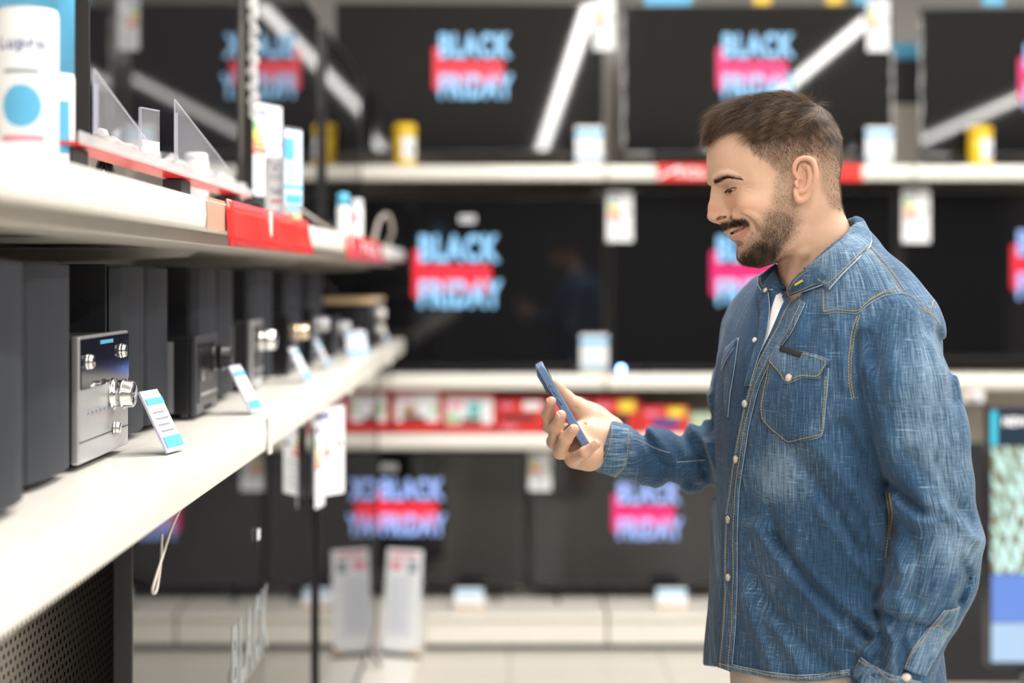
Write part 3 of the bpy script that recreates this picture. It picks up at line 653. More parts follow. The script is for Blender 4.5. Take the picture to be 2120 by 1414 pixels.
leaning('slanted price card beside the silver framed stereo', -.470, 3.32, .088, yaw=82)
leaning('slanted price card before the brass knob stereo', -.486, 3.83, .085, yaw=88)
leaning('bright price card facing the aisle near the shelf end', -.472, 4.40, .082, .062, yaw=14)
leaning('slanted price card between the bright card and the radio', -.455, 4.58, .082, yaw=86)
leaning('slanted price card at the very end of the middle left shelf', -.445, 5.25, .09, yaw=86)
# small white sticker on the huge television and its scratches
t = thing('sticker', 'tiny white sticker at the top of the huge near television', 'sticker', (-.470, 2.66, 1.02), PI/2); MB().box(-.012, .012, -.001, 0, -.010, .010).build('paper', white, t)
# leaflet stand on the left plinth
t = thing('leaflet_stand', 'white double leaflet stand with black angled foot on the left plinth', 'leaflet stand', (-.395, 5.06, .152))
M1 = Matrix.Rotation(D(-18), 4, 'Z') @ Matrix.Rotation(D(-9), 4, 'X')
MB().box(-.065, .070, -.004, .0, .02, .375, M=M1).build('leaflet', white, t, .001)
MB().box(-.07, .074, .0, .006, .0, .30, M=M1).build('holder', acry, t)
mb = MB()
for k in range(16): mb.box(-.05, .052-.014*(k % 3), -.006, -.0042, .08+k*.013, .0825+k*.013, M=M1)
mb.build('small_print', mat('faint_ink', (.5, .55, .68), .5), t)
MB().box(-.05, -.005, -.006, -.0042, .305, .33, M=M1).build('printed_badge', pinkink, t); MB().box(.02, .052, -.006, -.0042, .295, .335, M=M1).build('printed_code_stripes', greyink, t)
MB().box(-.05, .05, -.006, -.0042, .35, .362, M=M1).build('heading', pinkink, t)
MB().box(-.072, .085, -.012, .002, .0, .012, M=M1).build('foot_bar', blackp, t, .002); MB().box(.05, .07, -.02, -.002, .012, .03, M=M1).build('block', wood, t)

# ============================================================ sculpting helpers: distance fields -> smooth meshes
class Field:
    def __init__(s, lo, hi, h):
        s.lo = np.array(lo, float); s.h = h
        s.n = np.ceil((np.array(hi)-s.lo)/h).astype(int)+1
        s.F = np.full(s.n, 1e3, np.float32)
        s.ax = [s.lo[i]+h*np.arange(s.n[i]) for i in range(3)]
    def like(s):
        f = Field(s.lo, s.lo+s.h, s.h); f.n = s.n; f.ax = s.ax; f.F = np.full(s.n, 1e3, np.float32); return f
    def sub(s, lo, hi):
        a = np.clip(np.floor((np.array(lo)-s.lo)/s.h).astype(int), 0, s.n-1); b = np.clip(np.ceil((np.array(hi)-s.lo)/s.h).astype(int)+1, 1, s.n)
        b = np.maximum(b, a+1)
        sl = tuple(slice(a[i], b[i]) for i in range(3))
        X, Y, Z = np.ix_(*[s.ax[i][sl[i]] for i in range(3)])
        return sl, X, Y, Z
    def union(s, sl, d, k):
        A = s.F[sl]
        if k <= 0: s.F[sl] = np.minimum(A, d); return
        hh = np.clip(.5+.5*(A-d)/k, 0, 1); hh = np.where(np.abs(A-d) < k, hh, (A > d).astype(float))
        s.F[sl] = A+(d-A)*hh-k*hh*(1-hh)
    def cut(s, sl, d, k):
        A = s.F[sl]; B = -d
        if k <= 0: s.F[sl] = np.maximum(A, B); return
        hh = np.clip(.5-.5*(A-B)/k, 0, 1)
        s.F[sl] = A+(B-A)*hh+k*hh*(1-hh)
    def cap(s, a, b, ra, rb, k=.01, cut=False):
        a = np.array(a, float); b = np.array(b, float); m = max(ra, rb)+k+2*s.h
        sl, X, Y, Z = s.sub(np.minimum(a, b)-m, np.maximum(a, b)+m)
        d = b-a; L2 = max(d @ d, 1e-12)
        t = np.clip(((X-a[0])*d[0]+(Y-a[1])*d[1]+(Z-a[2])*d[2])/L2, 0, 1)
        dist = np.sqrt((X-a[0]-t*d[0])**2+(Y-a[1]-t*d[1])**2+(Z-a[2]-t*d[2])**2)-(ra+(rb-ra)*t)
        (s.cut if cut else s.union)(sl, dist, k)
    def chain(s, pts, rs, k=.01, cut=False):
        for i in range(len(pts)-1): s.cap(pts[i], pts[i+1], rs[i], rs[i+1], k, cut)
    def ell(s, c, r, k=.01, R=None, cut=False):
        c = np.array(c, float); r = np.array(r, float); m = max(r)+k+2*s.h
        sl, X, Y, Z = s.sub(c-m, c+m)
        X = X-c[0]; Y = Y-c[1]; Z = Z-c[2]
        if R is not None:
            R = np.array(R); X, Y, Z = [R[0][i]*X+R[1][i]*Y+R[2][i]*Z for i in range(3)]
        k0 = np.sqrt((X/r[0])**2+(Y/r[1])**2+(Z/r[2])**2); k1 = np.sqrt((X/r[0]**2)**2+(Y/r[1]**2)**2+(Z/r[2]**2)**2)+1e-9
        (s.cut if cut else s.union)(sl, k0*(k0-1)/k1, k)
    def mesh(s, smooth=2):
        v, q = surface_nets(s.F, s.lo, s.h); v = relax(v, q, smooth); return v, q
def surface_nets(F, lo, h):
    S_ = F < 0
    nx, ny, nz = F.shape
    c = lambda A, i, j, k: A[i:nx-1+i, j:ny-1+j, k:nz-1+k]
    cnt = np.zeros((nx-1, ny-1, nz-1), np.int8)
    for i in (0, 1):
        for j in (0, 1):
            for k in (0, 1): cnt += c(S_, i, j, k)
    act = (cnt > 0) & (cnt < 8); idx = -np.ones(act.shape, np.int64); I = np.argwhere(act); idx[act] = np.arange(len(I))
    acc = np.zeros((len(I), 3)); num = np.zeros(len(I))
    for ax in range(3):
        o1, o2 = [a for a in range(3) if a != ax]
        for u in (0, 1):
            for w in (0, 1):
                off = np.zeros(3, int); off[o1] = u; off[o2] = w
                a = I+off; b = a.copy(); b[:, ax] += 1
                fa = F[a[:, 0], a[:, 1], a[:, 2]]; fb = F[b[:, 0], b[:, 1], b[:, 2]]
                x = (fa < 0) != (fb < 0); t = np.where(x, fa/np.where(x, fa-fb, 1), 0)
                p = off.astype(float)[None].repeat(len(I), 0); p[:, ax] += t
                acc[x] += p[x]; num[x] += 1
    V = lo+h*(I+acc/num[:, None])
    Q = []
    for ax in range(3):
        o1, o2 = [(1, 2), (2, 0), (0, 1)][ax]
        sl0 = [slice(None)]*3; sl1 = [slice(None)]*3; sl0[ax] = slice(0, -1); sl1[ax] = slice(1, None)
        E = S_[tuple(sl0)] != S_[tuple(sl1)]
        e = np.argwhere(E); e = e[(e[:, o1] > 0) & (e[:, o2] > 0) & (e[:, o1] < F.shape[o1]-1) & (e[:, o2] < F.shape[o2]-1)]
        def cell(a, b):
            q = e.copy(); q[:, o1] -= a; q[:, o2] -= b; return idx[q[:, 0], q[:, 1], q[:, 2]]
        quad = np.stack([cell(1, 1), cell(0, 1), cell(0, 0), cell(1, 0)], 1)
        fl = ~S_[e[:, 0], e[:, 1], e[:, 2]]; quad[fl] = quad[fl][:, ::-1]
        Q.append(quad)
    Q = np.concatenate(Q); Q = Q[(Q >= 0).all(1)]
    return V, Q
def relax(V, Q, n, lam=.5):
    E = np.concatenate([Q[:, [0, 1]], Q[:, [1, 2]], Q[:, [2, 3]], Q[:, [3, 0]]]); m = len(V)
    deg = np.bincount(E[:, 0], minlength=m)+np.bincount(E[:, 1], minlength=m)
    for _ in range(n):
        A = np.zeros_like(V)
        for i in range(3): A[:, i] = np.bincount(E[:, 0], V[E[:, 1], i], m)+np.bincount(E[:, 1], V[E[:, 0], i], m)
        V = V+lam*(A/np.maximum(deg, 1)[:, None]-V)
    return V
def normals(V, Q):
    n = np.cross(V[Q[:, 2]]-V[Q[:, 0]], V[Q[:, 3]]-V[Q[:, 1]]); N = np.zeros_like(V)
    for i in range(3):
        for j in range(4): N[:, i] += np.bincount(Q[:, j], n[:, i], len(V))
    return N/np.maximum(np.linalg.norm(N, axis=1), 1e-12)[:, None]
def np_mesh(name, V, Q, m, parent=None, smooth=True, attrs=None):
    me = bpy.data.meshes.new(name); nv = len(V); nf = len(Q); k = Q.shape[1]
    me.vertices.add(nv); me.vertices.foreach_set('co', np.asarray(V, np.float32).ravel())
    me.loops.add(nf*k); me.loops.foreach_set('vertex_index', np.asarray(Q, np.int32).ravel())
    me.polygons.add(nf); me.polygons.foreach_set('loop_start', np.arange(0, nf*k, k, dtype=np.int32))
    me.polygons.foreach_set('use_smooth', np.ones(nf, bool)*smooth)
    me.update(calc_edges=True); me.validate()
    for an, av in (attrs or {}).items():
        av = np.asarray(av, np.float32)
        if av.ndim == 2:
            a = me.color_attributes.new(an, 'FLOAT_COLOR', 'POINT'); a.data.foreach_set('color', np.concatenate([av, np.ones((nv, 1), np.float32)], 1).ravel())
        else:
            a = me.attributes.new(an, 'FLOAT', 'POINT'); a.data.foreach_set('value', av)
    return link(name, me, m, parent)
def bvh_of(V, Q): return BVHTree.FromPolygons([tuple(v) for v in V], [tuple(int(i) for i in q) for q in Q])
def inpoly(px, py, poly):
    c = np.zeros(px.shape, bool); n = len(poly)
    for i in range(n):
        x0, y0 = poly[i]; x1, y1 = poly[(i+1) % n]
        if y0 == y1: continue
        c ^= ((y0 > py) != (y1 > py)) & (px < (x1-x0)*(py-y0)/(y1-y0)+x0)
    return c
class Mask2:
    """blurred polygon masks on a small 2-D grid, sampled bilinearly"""
    def __init__(s, x0, x1, y0, y1, step):
        s.x0, s.y0, s.st = x0, y0, step; s.X, s.Y = np.meshgrid(np.arange(x0, x1, step), np.arange(y0, y1, step), indexing='ij'); s.A = np.zeros(s.X.shape)
    def poly(s, pts, val, blur=0):
        B = inpoly(s.X, s.Y, pts).astype(float)*val; r = max(int(blur/s.st), 0)
        for _ in range(2 if r else 0):
            for ax in (0, 1):
                c = np.cumsum(np.pad(B, [(r+1, r) if a == ax else (0, 0) for a in (0, 1)], mode='edge'), axis=ax)
                B = (np.take(c, range(2*r+1, c.shape[ax]), ax)-np.take(c, range(0, c.shape[ax]-2*r-1), ax))/(2*r+1)
        s.A = np.maximum(s.A, B); return s
    def at(s, x, y):
        u = np.clip((x-s.x0)/s.st, 0, s.A.shape[0]-1.001); v = np.clip((y-s.y0)/s.st, 0, s.A.shape[1]-1.001)
        i = u.astype(int); j = v.astype(int); a = u-i; b = v-j
        return (s.A[i, j]*(1-a)*(1-b)+s.A[i+1, j]*a*(1-b)+s.A[i, j+1]*(1-a)*b+s.A[i+1, j+1]*a*b)
def seg_dist2(x, y, pts):
    """distance of points to a 2-D polyline"""
    d = np.full(np.broadcast(x, y).shape, 1e9)
    for i in range(len(pts)-1):
        ax_, ay_ = pts[i]; bx, by = pts[i+1]; dx, dy = bx-ax_, by-ay_; L = dx*dx+dy*dy+1e-9
        t = np.clip(((x-ax_)*dx+(y-ay_)*dy)/L, 0, 1); d = np.minimum(d, np.hypot(x-ax_-t*dx, y-ay_-t*dy))
    return d
def strands(name, roots, dirs, lens, nrm, m, parent, r=.00018, bend=0., seg=3, stuff=True, grav=None, lift=0.):
    """tapering three sided hairs as one mesh"""
    n = len(roots); k = seg+1
    D_ = dirs/np.maximum(np.linalg.norm(dirs, axis=1), 1e-9)[:, None]
    side = np.cross(D_, nrm); side /= np.maximum(np.linalg.norm(side, axis=1), 1e-9)[:, None]; up = np.cross(side, D_)
    V = np.zeros((n, k, 3, 3)); P_ = roots.copy(); d = D_.copy()
    r = np.broadcast_to(np.asarray(r, float), (n,))
    for j in range(k):
        rr = r*(1-.85*j/seg)
        for a in range(3):
            an = 2*PI*a/3; V[:, j, a] = P_+(side*math.cos(an)+up*math.sin(an))*rr[:, None]
        b = bend(P_, j, d) if callable(bend) else 0
        d = d+b; d /= np.linalg.norm(d, axis=1)[:, None]
        P_ = P_+d*(lens/seg)[:, None]
    base = (np.arange(n)*k*3)[:, None, None, None]
    j = np.arange(seg)[None, :, None, None]; a = np.arange(3)[None, None, :, None]; a2 = (a+1) % 3
    Q = np.concatenate([base+j*3+a, base+j*3+a2, base+(j+1)*3+a2, base+(j+1)*3+a], 3).reshape(-1, 4)
    sh_ = np.clip(.5+.5*np.sin(roots[:, 0]*310+roots[:, 2]*130)*np.sin(roots[:, 1]*260+roots[:, 2]*210)*.75+RNG.randn(n)*.20, 0, 1)
    shd = np.repeat(sh_[:, None], k*3, 1)*np.repeat(np.linspace(.6, 1, k), 3)[None]
    o = np_mesh(name, V.reshape(-1, 3), Q, m, parent, attrs={'shade': shd.ravel()})
    if stuff: o['kind'] = 'stuff'
    return o

# ============================================================ the man
person = thing('person', 'bearded man in a blue denim shirt smiling down at the phone in his hand', 'person', (.50, 2.07, 0))
PL = Vector(person.location)
SC = 1420.0                      # pixels per metre at the head's own plane
HY = 2.065; HC = Vector(((1600-VX)/FPX*HY, HY, EYE-(370-VY)/FPX*HY)); SCH = FPX/HY
YAW = D(7)
cyw, syw = math.cos(YAW), math.sin(YAW)
def H2W(x, y, w):
    """head-local pixels (side view x, y; w towards the camera side) -> world"""
    x = np.asarray(x, float); y = np.asarray(y, float); w = np.asarray(w, float)
    u = (x-1600)/SCH; v = -(y-370)/SCH; q = -w/SCH
    # turning the face towards the camera
    return np.stack(np.broadcast_arrays(HC.x+u*cyw+q*syw*-1, HC.y+u*syw+q*cyw, HC.z+v), -1)
def W2H(V):
    X = V[:, 0]-HC.x; Y = V[:, 1]-HC.y; u = X*cyw+Y*syw; q = -X*syw+Y*cyw
    return 1600+u*SCH, 370-(V[:, 2]-HC.z)*SCH, -q*SCH
# the head is sculpted in its own pixel units: axes x (back), w (towards camera), y (down)
rows = np.array([ # y, front, back, x of widest point, half width, exponent
 (200, 1612, 1640, 1626, 4, 2.0), (206, 1572, 1668, 1622, 36, 2.1), (216, 1536, 1688, 1618, 62, 2.1), (232, 1502, 1706, 1618, 84, 2.15),
 (255, 1480, 1720, 1620, 98, 2.2), (285, 1467, 1731, 1624, 106, 2.25), (320, 1463.5, 1735, 1628, 109, 2.3), (345, 1463, 1736, 1630, 108, 2.3), (362, 1464.5, 1735, 1632, 106, 2.3),
 (378, 1469, 1733, 1632, 104, 2.25), (392, 1477, 1731, 1632, 102, 2.2), (410, 1484, 1729, 1632, 100, 2.15), (430, 1490, 1722, 1632, 97, 2.1), (448, 1496, 1712, 1630, 94, 2.05),
 (463, 1500, 1702, 1628, 91, 2.0), (478, 1504, 1692, 1626, 88, 2.0), (492, 1515, 1680, 1622, 84, 1.95), (503, 1522, 1668, 1618, 80, 1.95), (514, 1527.5, 1654, 1610, 75, 1.95), (524, 1529, 1638, 1600, 68, 2.0),
 (534, 1532, 1620, 1590, 60, 2.0), (543, 1540, 1604, 1578, 48, 2.0), (549, 1552, 1590, 1572, 32, 2.0), (553, 1563, 1578, 1570, 8, 2.0)])
hf = Field((1440, -135, 180), (1800, 135, 660), 1.6)
sl, X, Wd, Yy = hf.sub(hf.lo, hf.lo+hf.h*hf.n)
yr = Yy.ravel()
g = [np.interp(yr, rows[:, 0], rows[:, i]).reshape(Yy.shape) for i in range(1, 6)]
a = np.where(X < g[2], g[2]-g[0], g[1]-g[2]); p = g[4]
rr_ = ((np.abs(X-g[2])/a)**p+(np.abs(Wd)/g[3])**p)**(1/p)
d = (rr_-1)*np.minimum(a, g[3])*.85
d = np.where(yr.reshape(Yy.shape) < 200, np.maximum(d, 200-Yy), d); d = np.where(Yy > 553, np.maximum(d, Yy-553), d)
hf.F[sl] = d
# soften the row seams a little
def blur3(F, n=1):
    for _ in range(n):
        for ax in range(3):
            a_ = [slice(None)]*3; b_ = [slice(None)]*3; c_ = [slice(None)]*3; a_[ax] = slice(0, -2); b_[ax] = slice(1, -1); c_[ax] = slice(2, None)
            G = F.copy(); G[tuple(b_)] = .25*F[tuple(a_)]+.5*F[tuple(b_)]+.25*F[tuple(c_)]; F = G
    return F
hf.F = blur3(hf.F, 3)
def C(x, y, w):
    """a feature seen at photo pixel (x, y) lying w pixels to the side of the head's mid plane -> sculpting coordinates"""
    q = -abs(w)/SCH; k = (x-VX)/FPX; u = (k*(HC.y+q*cyw)-HC.x+q*syw)/(cyw-k*syw); Yd = HC.y+u*syw+q*cyw; z = EYE-(y-VY)/FPX*Yd
    return (1600+u*SCH, w, 370-(z-HC.z)*SCH)
def crv(pts, rs, n=4):
    """smooth curve through the points, with radii"""
    P_ = [np.array([*p, r_]) for p, r_ in zip(pts, rs)]; o_ = []
    for i in range(len(P_)-1):
        p0, p1, p2, p3 = P_[max(i-1, 0)], P_[i], P_[i+1], P_[min(i+2, len(P_)-1)]
        for k in range(n): t_ = k/n; o_.append(.5*((2*p1)+(p2-p0)*t_+(2*p0-5*p1+4*p2-p3)*t_*t_+(p1*3-p0-3*p2+p3)*t_**3))
    o_.append(P_[-1]); return [tuple(q[:3]) for q in o_], [max(q[3], .3) for q in o_]
def SF(x, y, s=1, deep=0., w=None):
    """point of the sculpted surface seen at photo pixel (x, y) from the near side; deep > 0 goes under the skin"""
    n = hf.n
    for w_ in np.arange(130, -1, -1.):
        c = C(x, y, w_); i = [int(round((c[a]-hf.lo[a])/hf.h)) for a in range(3)]
        if all(0 <= i[a] < n[a] for a in range(3)) and hf.F[i[0], i[1], i[2]] < 0: break
    else: c = C(x, y, 0)
    c = np.array(c); g_ = np.array([float(hf.F[tuple(np.clip(np.array(i)+d_, 0, n-1))]-hf.F[tuple(np.clip(np.array(i)-d_, 0, n-1))]) for d_ in np.eye(3, dtype=int)]); g_ /= max(np.linalg.norm(g_), 1e-6)
    c = c-g_*deep; c[1] = max(c[1], 0) if w_ < 2 else c[1]
    return (c[0], s*c[1], c[2])
hf.cc = lambda pts, rs, k, cut=False: hf.chain(*crv(pts, rs), k, cut)
for s in (-1, 1):
    hf.ell(C(1562, 428, s*66), (34, 22, 24), 22)               # cheek bone
    hf.ell(C(1645, 495, s*60), (26, 18, 30), 20)               # jaw angle
    hf.ell(C(1600, 362, s*106), (32, 14, 30), 18, cut=True)    # temple
    hf.ell(C(1490, 394, s*41), (20, 26, 13), 10, cut=True)     # eye socket
    hf.ell(C(1479, 397, s*22), (8, 8, 9), 8, cut=True)         # inner corner
rl = [SF(x, y, 1, 5) for x, y in ((1480, 374), (1494, 366), (1510, 365), (1532, 373))]
for s in (-1, 1): hf.cc([(q[0], s*q[1], q[2]) for q in rl], (6.5, 7.5, 7.5, 5), 9)   # brow ridge
hf.chain([C(1486, 384, 0), C(1483.5, 405, 0), C(1478.5, 428, 0), C(1477, 446.5, 0)], (8.5, 9.5, 11, 13.2), 8)   # nose
hf.chain([C(1490, 396, 0), C(1492, 425, 0), C(1497, 446, 0)], (15, 18, 20), 10)
hf.chain([C(1480, 453.5, 0), C(1494, 457, 0)], (7, 5), 4)
for s in (-1, 1):
    hf.ell(C(1503, 445.5, s*18), (13.5, 9, 11.5), 3.5)
    hf.ell(C(1484, 447, s*7), (9, 8, 9), 5)
    hf.ell(C(1524, 472, s*8), (20, 24, 16), 10)
    hf.ell(C(1536, 446, s*52), (20, 13, 14), 14)               # smiling cheek
nc = [SF(*p_, 1, 1.8) for p_ in ((1485.5, 454.5), (1490, 453), (1496, 450.8), (1502, 449.2))]
wc = [C(1514, 436, 27), C(1518, 443, 28), C(1517, 450, 27), C(1512, 455, 24)]
sf_ = [SF(*p_, 1, -.6) for p_ in ((1537, 441.5), (1549, 448), (1560, 456), (1568, 468), (1570, 482))]
rg = [SF(*p_, 1, 2.5) for p_ in ((1540, 440), (1558, 446), (1573, 458), (1579, 474))]
inner_r = [SF(*p_, 1, 3) for p_ in ((1552, 463), (1559, 473), (1560, 484))]
up = [C(1506, 477.5, 0)]+[SF(*p_, 1, 2.8) for p_ in ((1513, 476), (1527, 472), (1541, 466.5))]
lo_ = [C(1520, 490, 0)]+[SF(*p_, 1, 4.5) for p_ in ((1527, 490), (1537, 485), (1547, 472))]
slit = [C(1510, 484, 0), C(1513, 483.0, 5)]+[SF(*p_, 1, -.5) for p_ in ((1518, 481.5), (1530, 476.5), (1539, 471.5), (1545, 467.5))]
M_ = lambda L: [(q[0], -q[1], q[2]) for q in L]
for f_ in (lambda L: L, M_):
    hf.cc(f_(nc), (1.4, 3.3, 3.5, 2.0), .8, cut=True)                # nostril
    hf.cc(f_(wc), (.8, 2.2, 2.6, 1.2), 3, cut=True)
    hf.cc(f_(rg), (2, 4.5, 5, 3), 8); hf.cc(f_(inner_r), (2, 3.4, 2), 6)
    hf.cc(f_(sf_), (.6, 2.6, 3.2, 2.8, .8), 3, cut=True)  # smile fold
    hf.cc(f_(up), (5.0, 4.6, 3.8, 1.4), 3.5); hf.cc(f_(lo_), (7.5, 6.6, 5.2, 1.4), 3.5)
    hf.cc(f_(slit), (1.8, 2.2, 2.9, 3.0, 2.4, .8), 1.0, cut=True)
hf.ell(C(1529, 505, 0), (7, 24, 5.5), 7, cut=True)              # under the lip
hf.ell(C(1548, 525, 0), (20, 26, 19), 12)                      # chin
# eyelids around the eyeballs
EB = (1528.5, 389.5, 43); ER = 16.5; EBL = np.array(C(*EB))
def lidp(az, el, R, s=1):
    """point over the eyeball: az degrees outwards from straight ahead, el degrees downwards"""
    a_, e_ = math.radians(az), math.radians(el)
    return (EBL[0]-R*math.cos(a_)*math.cos(e_), s*(EBL[1]+R*math.sin(a_)*math.cos(e_)), EBL[2]+R*math.sin(e_))
for s in (-1, 1):
    hf.ell((EBL[0], s*EBL[1], EBL[2]-.5), (ER+3.0, ER+3.6, ER+1.8), 5)
    slitp = ((-52, 16), (-30, 20), (0, 20), (28, 15), (52, 7), (72, 0))
    hf.cc([lidp(a_, e_, ER+3.0, s) for a_, e_ in slitp], (.8, 2.5, 3.3, 3.4, 3.0, .8), .8, cut=True)
    hf.cc([lidp(a_, e_, ER+4.6, s) for a_, e_ in ((-45, -30), (-10, -36), (25, -36), (48, -28), (64, -16))], (.4, 1.1, 1.3, 1.1, .4), 2, cut=True)
    hf.cc([lidp(a_, e_, ER+2.6, s) for a_, e_ in ((-40, 4), (0, 4), (30, -1), (58, -8))], (.8, 1.4, 1.4, .8), 1.5)
cr = [[SF(x0, y0, 1, -.8), SF(x1, y1, 1, -.8)] for x0, y0, x1, y1 in ((1541, 385, 1552, 381), (1542, 389, 1554, 391), (1540, 394, 1551, 401))]
for L in cr:
    for f_ in (lambda L: L, M_): hf.chain(f_(L), (1.1, .9), 2, cut=True)
# neck
ncap = [C(1664, 430, 0), C(1684, 500, 0), C(1702, 575, 0), C(1722, 655, 0)]
hf.chain(ncap, (72, 73, 77, 92), 26)
hf.ell(C(1638, 556, 0), (12, 12, 14), 12)
hf.chain([C(1652, 480, 74), C(1660, 520, 62), C(1640, 580, 26)], (9, 10, 9), 16)   # neck muscle
hf.chain([C(1652, 480, -74), C(1660, 520, -62), C(1640, 580, -26)], (9, 10, 9), 16)
# ears
for s in (-1, 1):
    E = lambda x, y, w: C(x, y, s*w)
    hf.ell(E(1668, 370, 106), (20, 9, 40), 5)
    hf.ell(E(1671, 360, 112), (21, 6, 34), 4)
    hf.ell(E(1664, 404, 108), (12, 6, 13), 5)
    hf.ell(E(1664, 366, 122), (14, 11, 26), 4, cut=True)
    helix = [E(1655, 372, 112), E(1646, 362, 112), E(1644, 346, 115), E(1652, 332, 118), E(1667, 327, 121), E(1681, 333, 124), E(1688, 350, 127), E(1688, 370, 127), E(1682, 390, 122), E(1673, 404, 116), E(1664, 414, 113), E(1654, 416, 111), E(1648, 404, 109), E(1647, 392, 108)]
    hf.cc(helix, (2.5, 3.6, 4, 4.2, 4.6, 4.8, 4.8, 4.6, 4.6, 5.5, 6.5, 6, 5, 4.5), 2.6)
    anti = [E(1664, 343, 117), E(1674, 350, 119), E(1677, 366, 120), E(1673, 384, 118), E(1664, 395, 115), E(1655, 397, 112)]
    hf.cc(anti, (3, 4, 4.4, 4.2, 4, 3.5), 3)
    hf.chain([E(1648, 378, 111), E(1651, 386, 113)], (4.5, 4.5), 3)
    hf.ell(E(1661, 380, 118), (7, 10, 11), 2.5, cut=True)
    hf.chain([E(1656, 352, 119), E(1667, 346, 120)], (3, 3), 2.5, cut=True)
hv, hq = hf.mesh(2)
hx, hw, hy = hv[:, 0], hv[:, 1], hv[:, 2]
HV = H2W(hx, hy, hw)
HN = normals(HV, hq)
if (HN*(HV-np.array(HC))).sum(1).mean() < 0: hq = hq[:, ::-1]; HN = -HN
# colour: pinker nose, cheeks, lips, ears; shaved hair and beard roots
skin_c = np.array([.66, .42, .295])
_nv = H2W(hx, hy, np.abs(hw)); ix = VX+_nv[:, 0]/_nv[:, 1]*FPX; iy = VY+(EYE-_nv[:, 2])/_nv[:, 1]*FPX
rbase = ((np.abs(hx-np.interp(hy, rows[:, 0], rows[:, 3]))/np.where(hx < np.interp(hy, rows[:, 0], rows[:, 3]), np.interp(hy, rows[:, 0], rows[:, 3]-rows[:, 1]), np.interp(hy, rows[:, 0], rows[:, 2]-rows[:, 3])))**2.2+(np.abs(hw)/np.interp(hy, rows[:, 0], rows[:, 4]))**2.2)**(1/2.2)
earm = (rbase > 1.035) & (ix > 1625) & (ix < 1702) & (iy > 318) & (iy < 430) & (np.abs(hw) > 98)
col = np.tile(skin_c, (len(hv), 1))
def blend(c, amount): global col; a_ = np.clip(amount, 0, 1)[:, None]; col = col*(1-a_)+np.array(c)*a_
gs = lambda x, y, sx, sy: np.exp(-((ix-x)/sx)**2-((iy-y)/sy)**2)
aw = np.abs(hw)
blend((.60, .25, .18), .5*gs(1478, 440, 20, 24)); blend((.58, .25, .17), .42*gs(1540, 432, 34, 22)); blend((.56, .22, .15), .45*gs(1514, 412, 10, 16))
blend((.62, .24, .16), np.where(earm, .28, 0))
blend((.46, .25, .18), .35*gs(1512, 396, 22, 12))
def lipd(L):
    P3 = np.array(L); d_ = np.full(len(hv), 1e9); q = np.stack([hx, aw, hy], 1)
    for i in range(len(P3)-1):
        a_, b_ = P3[i], P3[i+1]; e_ = b_-a_; t_ = np.clip(((q-a_) @ e_)/(e_ @ e_), 0, 1); d_ = np.minimum(d_, np.linalg.norm(q-a_-t_[:, None]*e_, axis=1))
    return d_
blend((.54, .20, .17), np.clip((9.8-lipd(lo_))/3, 0, .75)*(iy < 498)); blend((.10, .03, .02), np.clip((4.2-lipd(nc))/1.5, 0, .8)); blend((.55, .22, .18), np.clip((6.6-lipd(up))/2, 0, .8)*(iy > 470)); blend((.12, .02, .02), np.clip((3.6-lipd(slit))/1.5, 0, .8))  # inside of nostrils and mouth slit darkened, shade put into the skin colour
beard = Mask2(1430, 1800, 180, 660, 2)
beard.poly([(1618, 350), (1640, 352), (1642, 400), (1656, 446), (1655, 470), (1638, 497), (1607, 530), (1600, 470), (1596, 440), (1600, 405), (1604, 370)], .52, 7)
beard.poly([(1596, 430), (1578, 460), (1566, 485), (1560, 505), (1600, 540), (1640, 500), (1655, 470), (1655, 445), (1630, 430)], .80, 10)
beard.poly([(1560, 490), (1552, 508), (1538, 515), (1526, 517), (1522, 531), (1528, 545), (1545, 556), (1575, 558), (1606, 545), (1626, 512), (1628, 492), (1590, 488)], 1.0, 12)
beard.poly([(1492, 462), (1508, 459), (1528, 452), (1541, 454), (1550, 462), (1549, 466), (1538, 462.5), (1524, 467), (1508, 471.5), (1496, 474), (1491, 466)], 1.0, 2)
beard.poly([(1514, 499), (1530, 500), (1533, 512), (1518, 510)], .7, 3)
bm_ = beard.at(ix, iy)
bm_ *= np.where(earm, 0, 1)*np.clip(1-((lipd(lo_) < 8.5) | ((lipd(up) < 4.2) & (iy > 471)))*1., 0, 1)
under = (HN[:, 2] < -.55) & (hy > 535); bm_ = np.where(under & (hx > 1610), bm_*.5, bm_)
blend((.20, .13, .095), bm_*.62)
scalp = Mask2(1430, 1800, 160, 660, 2)
hairline = [(1440, 150), (1440, 300), (1468, 290), (1500, 268), (1545, 262), (1551, 290), (1560, 318), (1590, 334), (1600, 352), (1618, 360), (1640, 352), (1652, 325), (1690, 322), (1698, 360), (1700, 395), (1722, 430), (1745, 440), (1800, 400), (1800, 150)]
scalp.poly(hairline, 1, 5)
sm_ = scalp.at(ix, iy)*np.where(earm, 0, 1)
blend((.065, .038, .026), sm_*np.clip(.92-(iy-275)/140, .35, .92))
blend((.13, .07, .045), .6*np.exp(-(seg_dist2(ix, iy, [(1480, 373.5), (1493, 366), (1506, 362.5), (1533, 367.5)])/4.0)**2)*(ix < 1538))
skin = bpy.data.materials.new('skin'); skin.use_nodes = True; nt = skin.node_tree; b = nt.nodes['Principled BSDF']
at_ = nt.nodes.new('ShaderNodeVertexColor'); at_.layer_name = 'tone'
nz = nt.nodes.new('ShaderNodeTexNoise'); nz.inputs['Scale'].default_value = 160; nz.inputs['Detail'].default_value = 5; tc = nt.nodes.new('ShaderNodeTexCoord'); nt.links.new(tc.outputs['Object'], nz.inputs['Vector'])
hs = nt.nodes.new('ShaderNodeMix'); hs.data_type = 'RGBA'; hs.blend_type = 'MULTIPLY'; hs.inputs['Factor'].default_value = .16
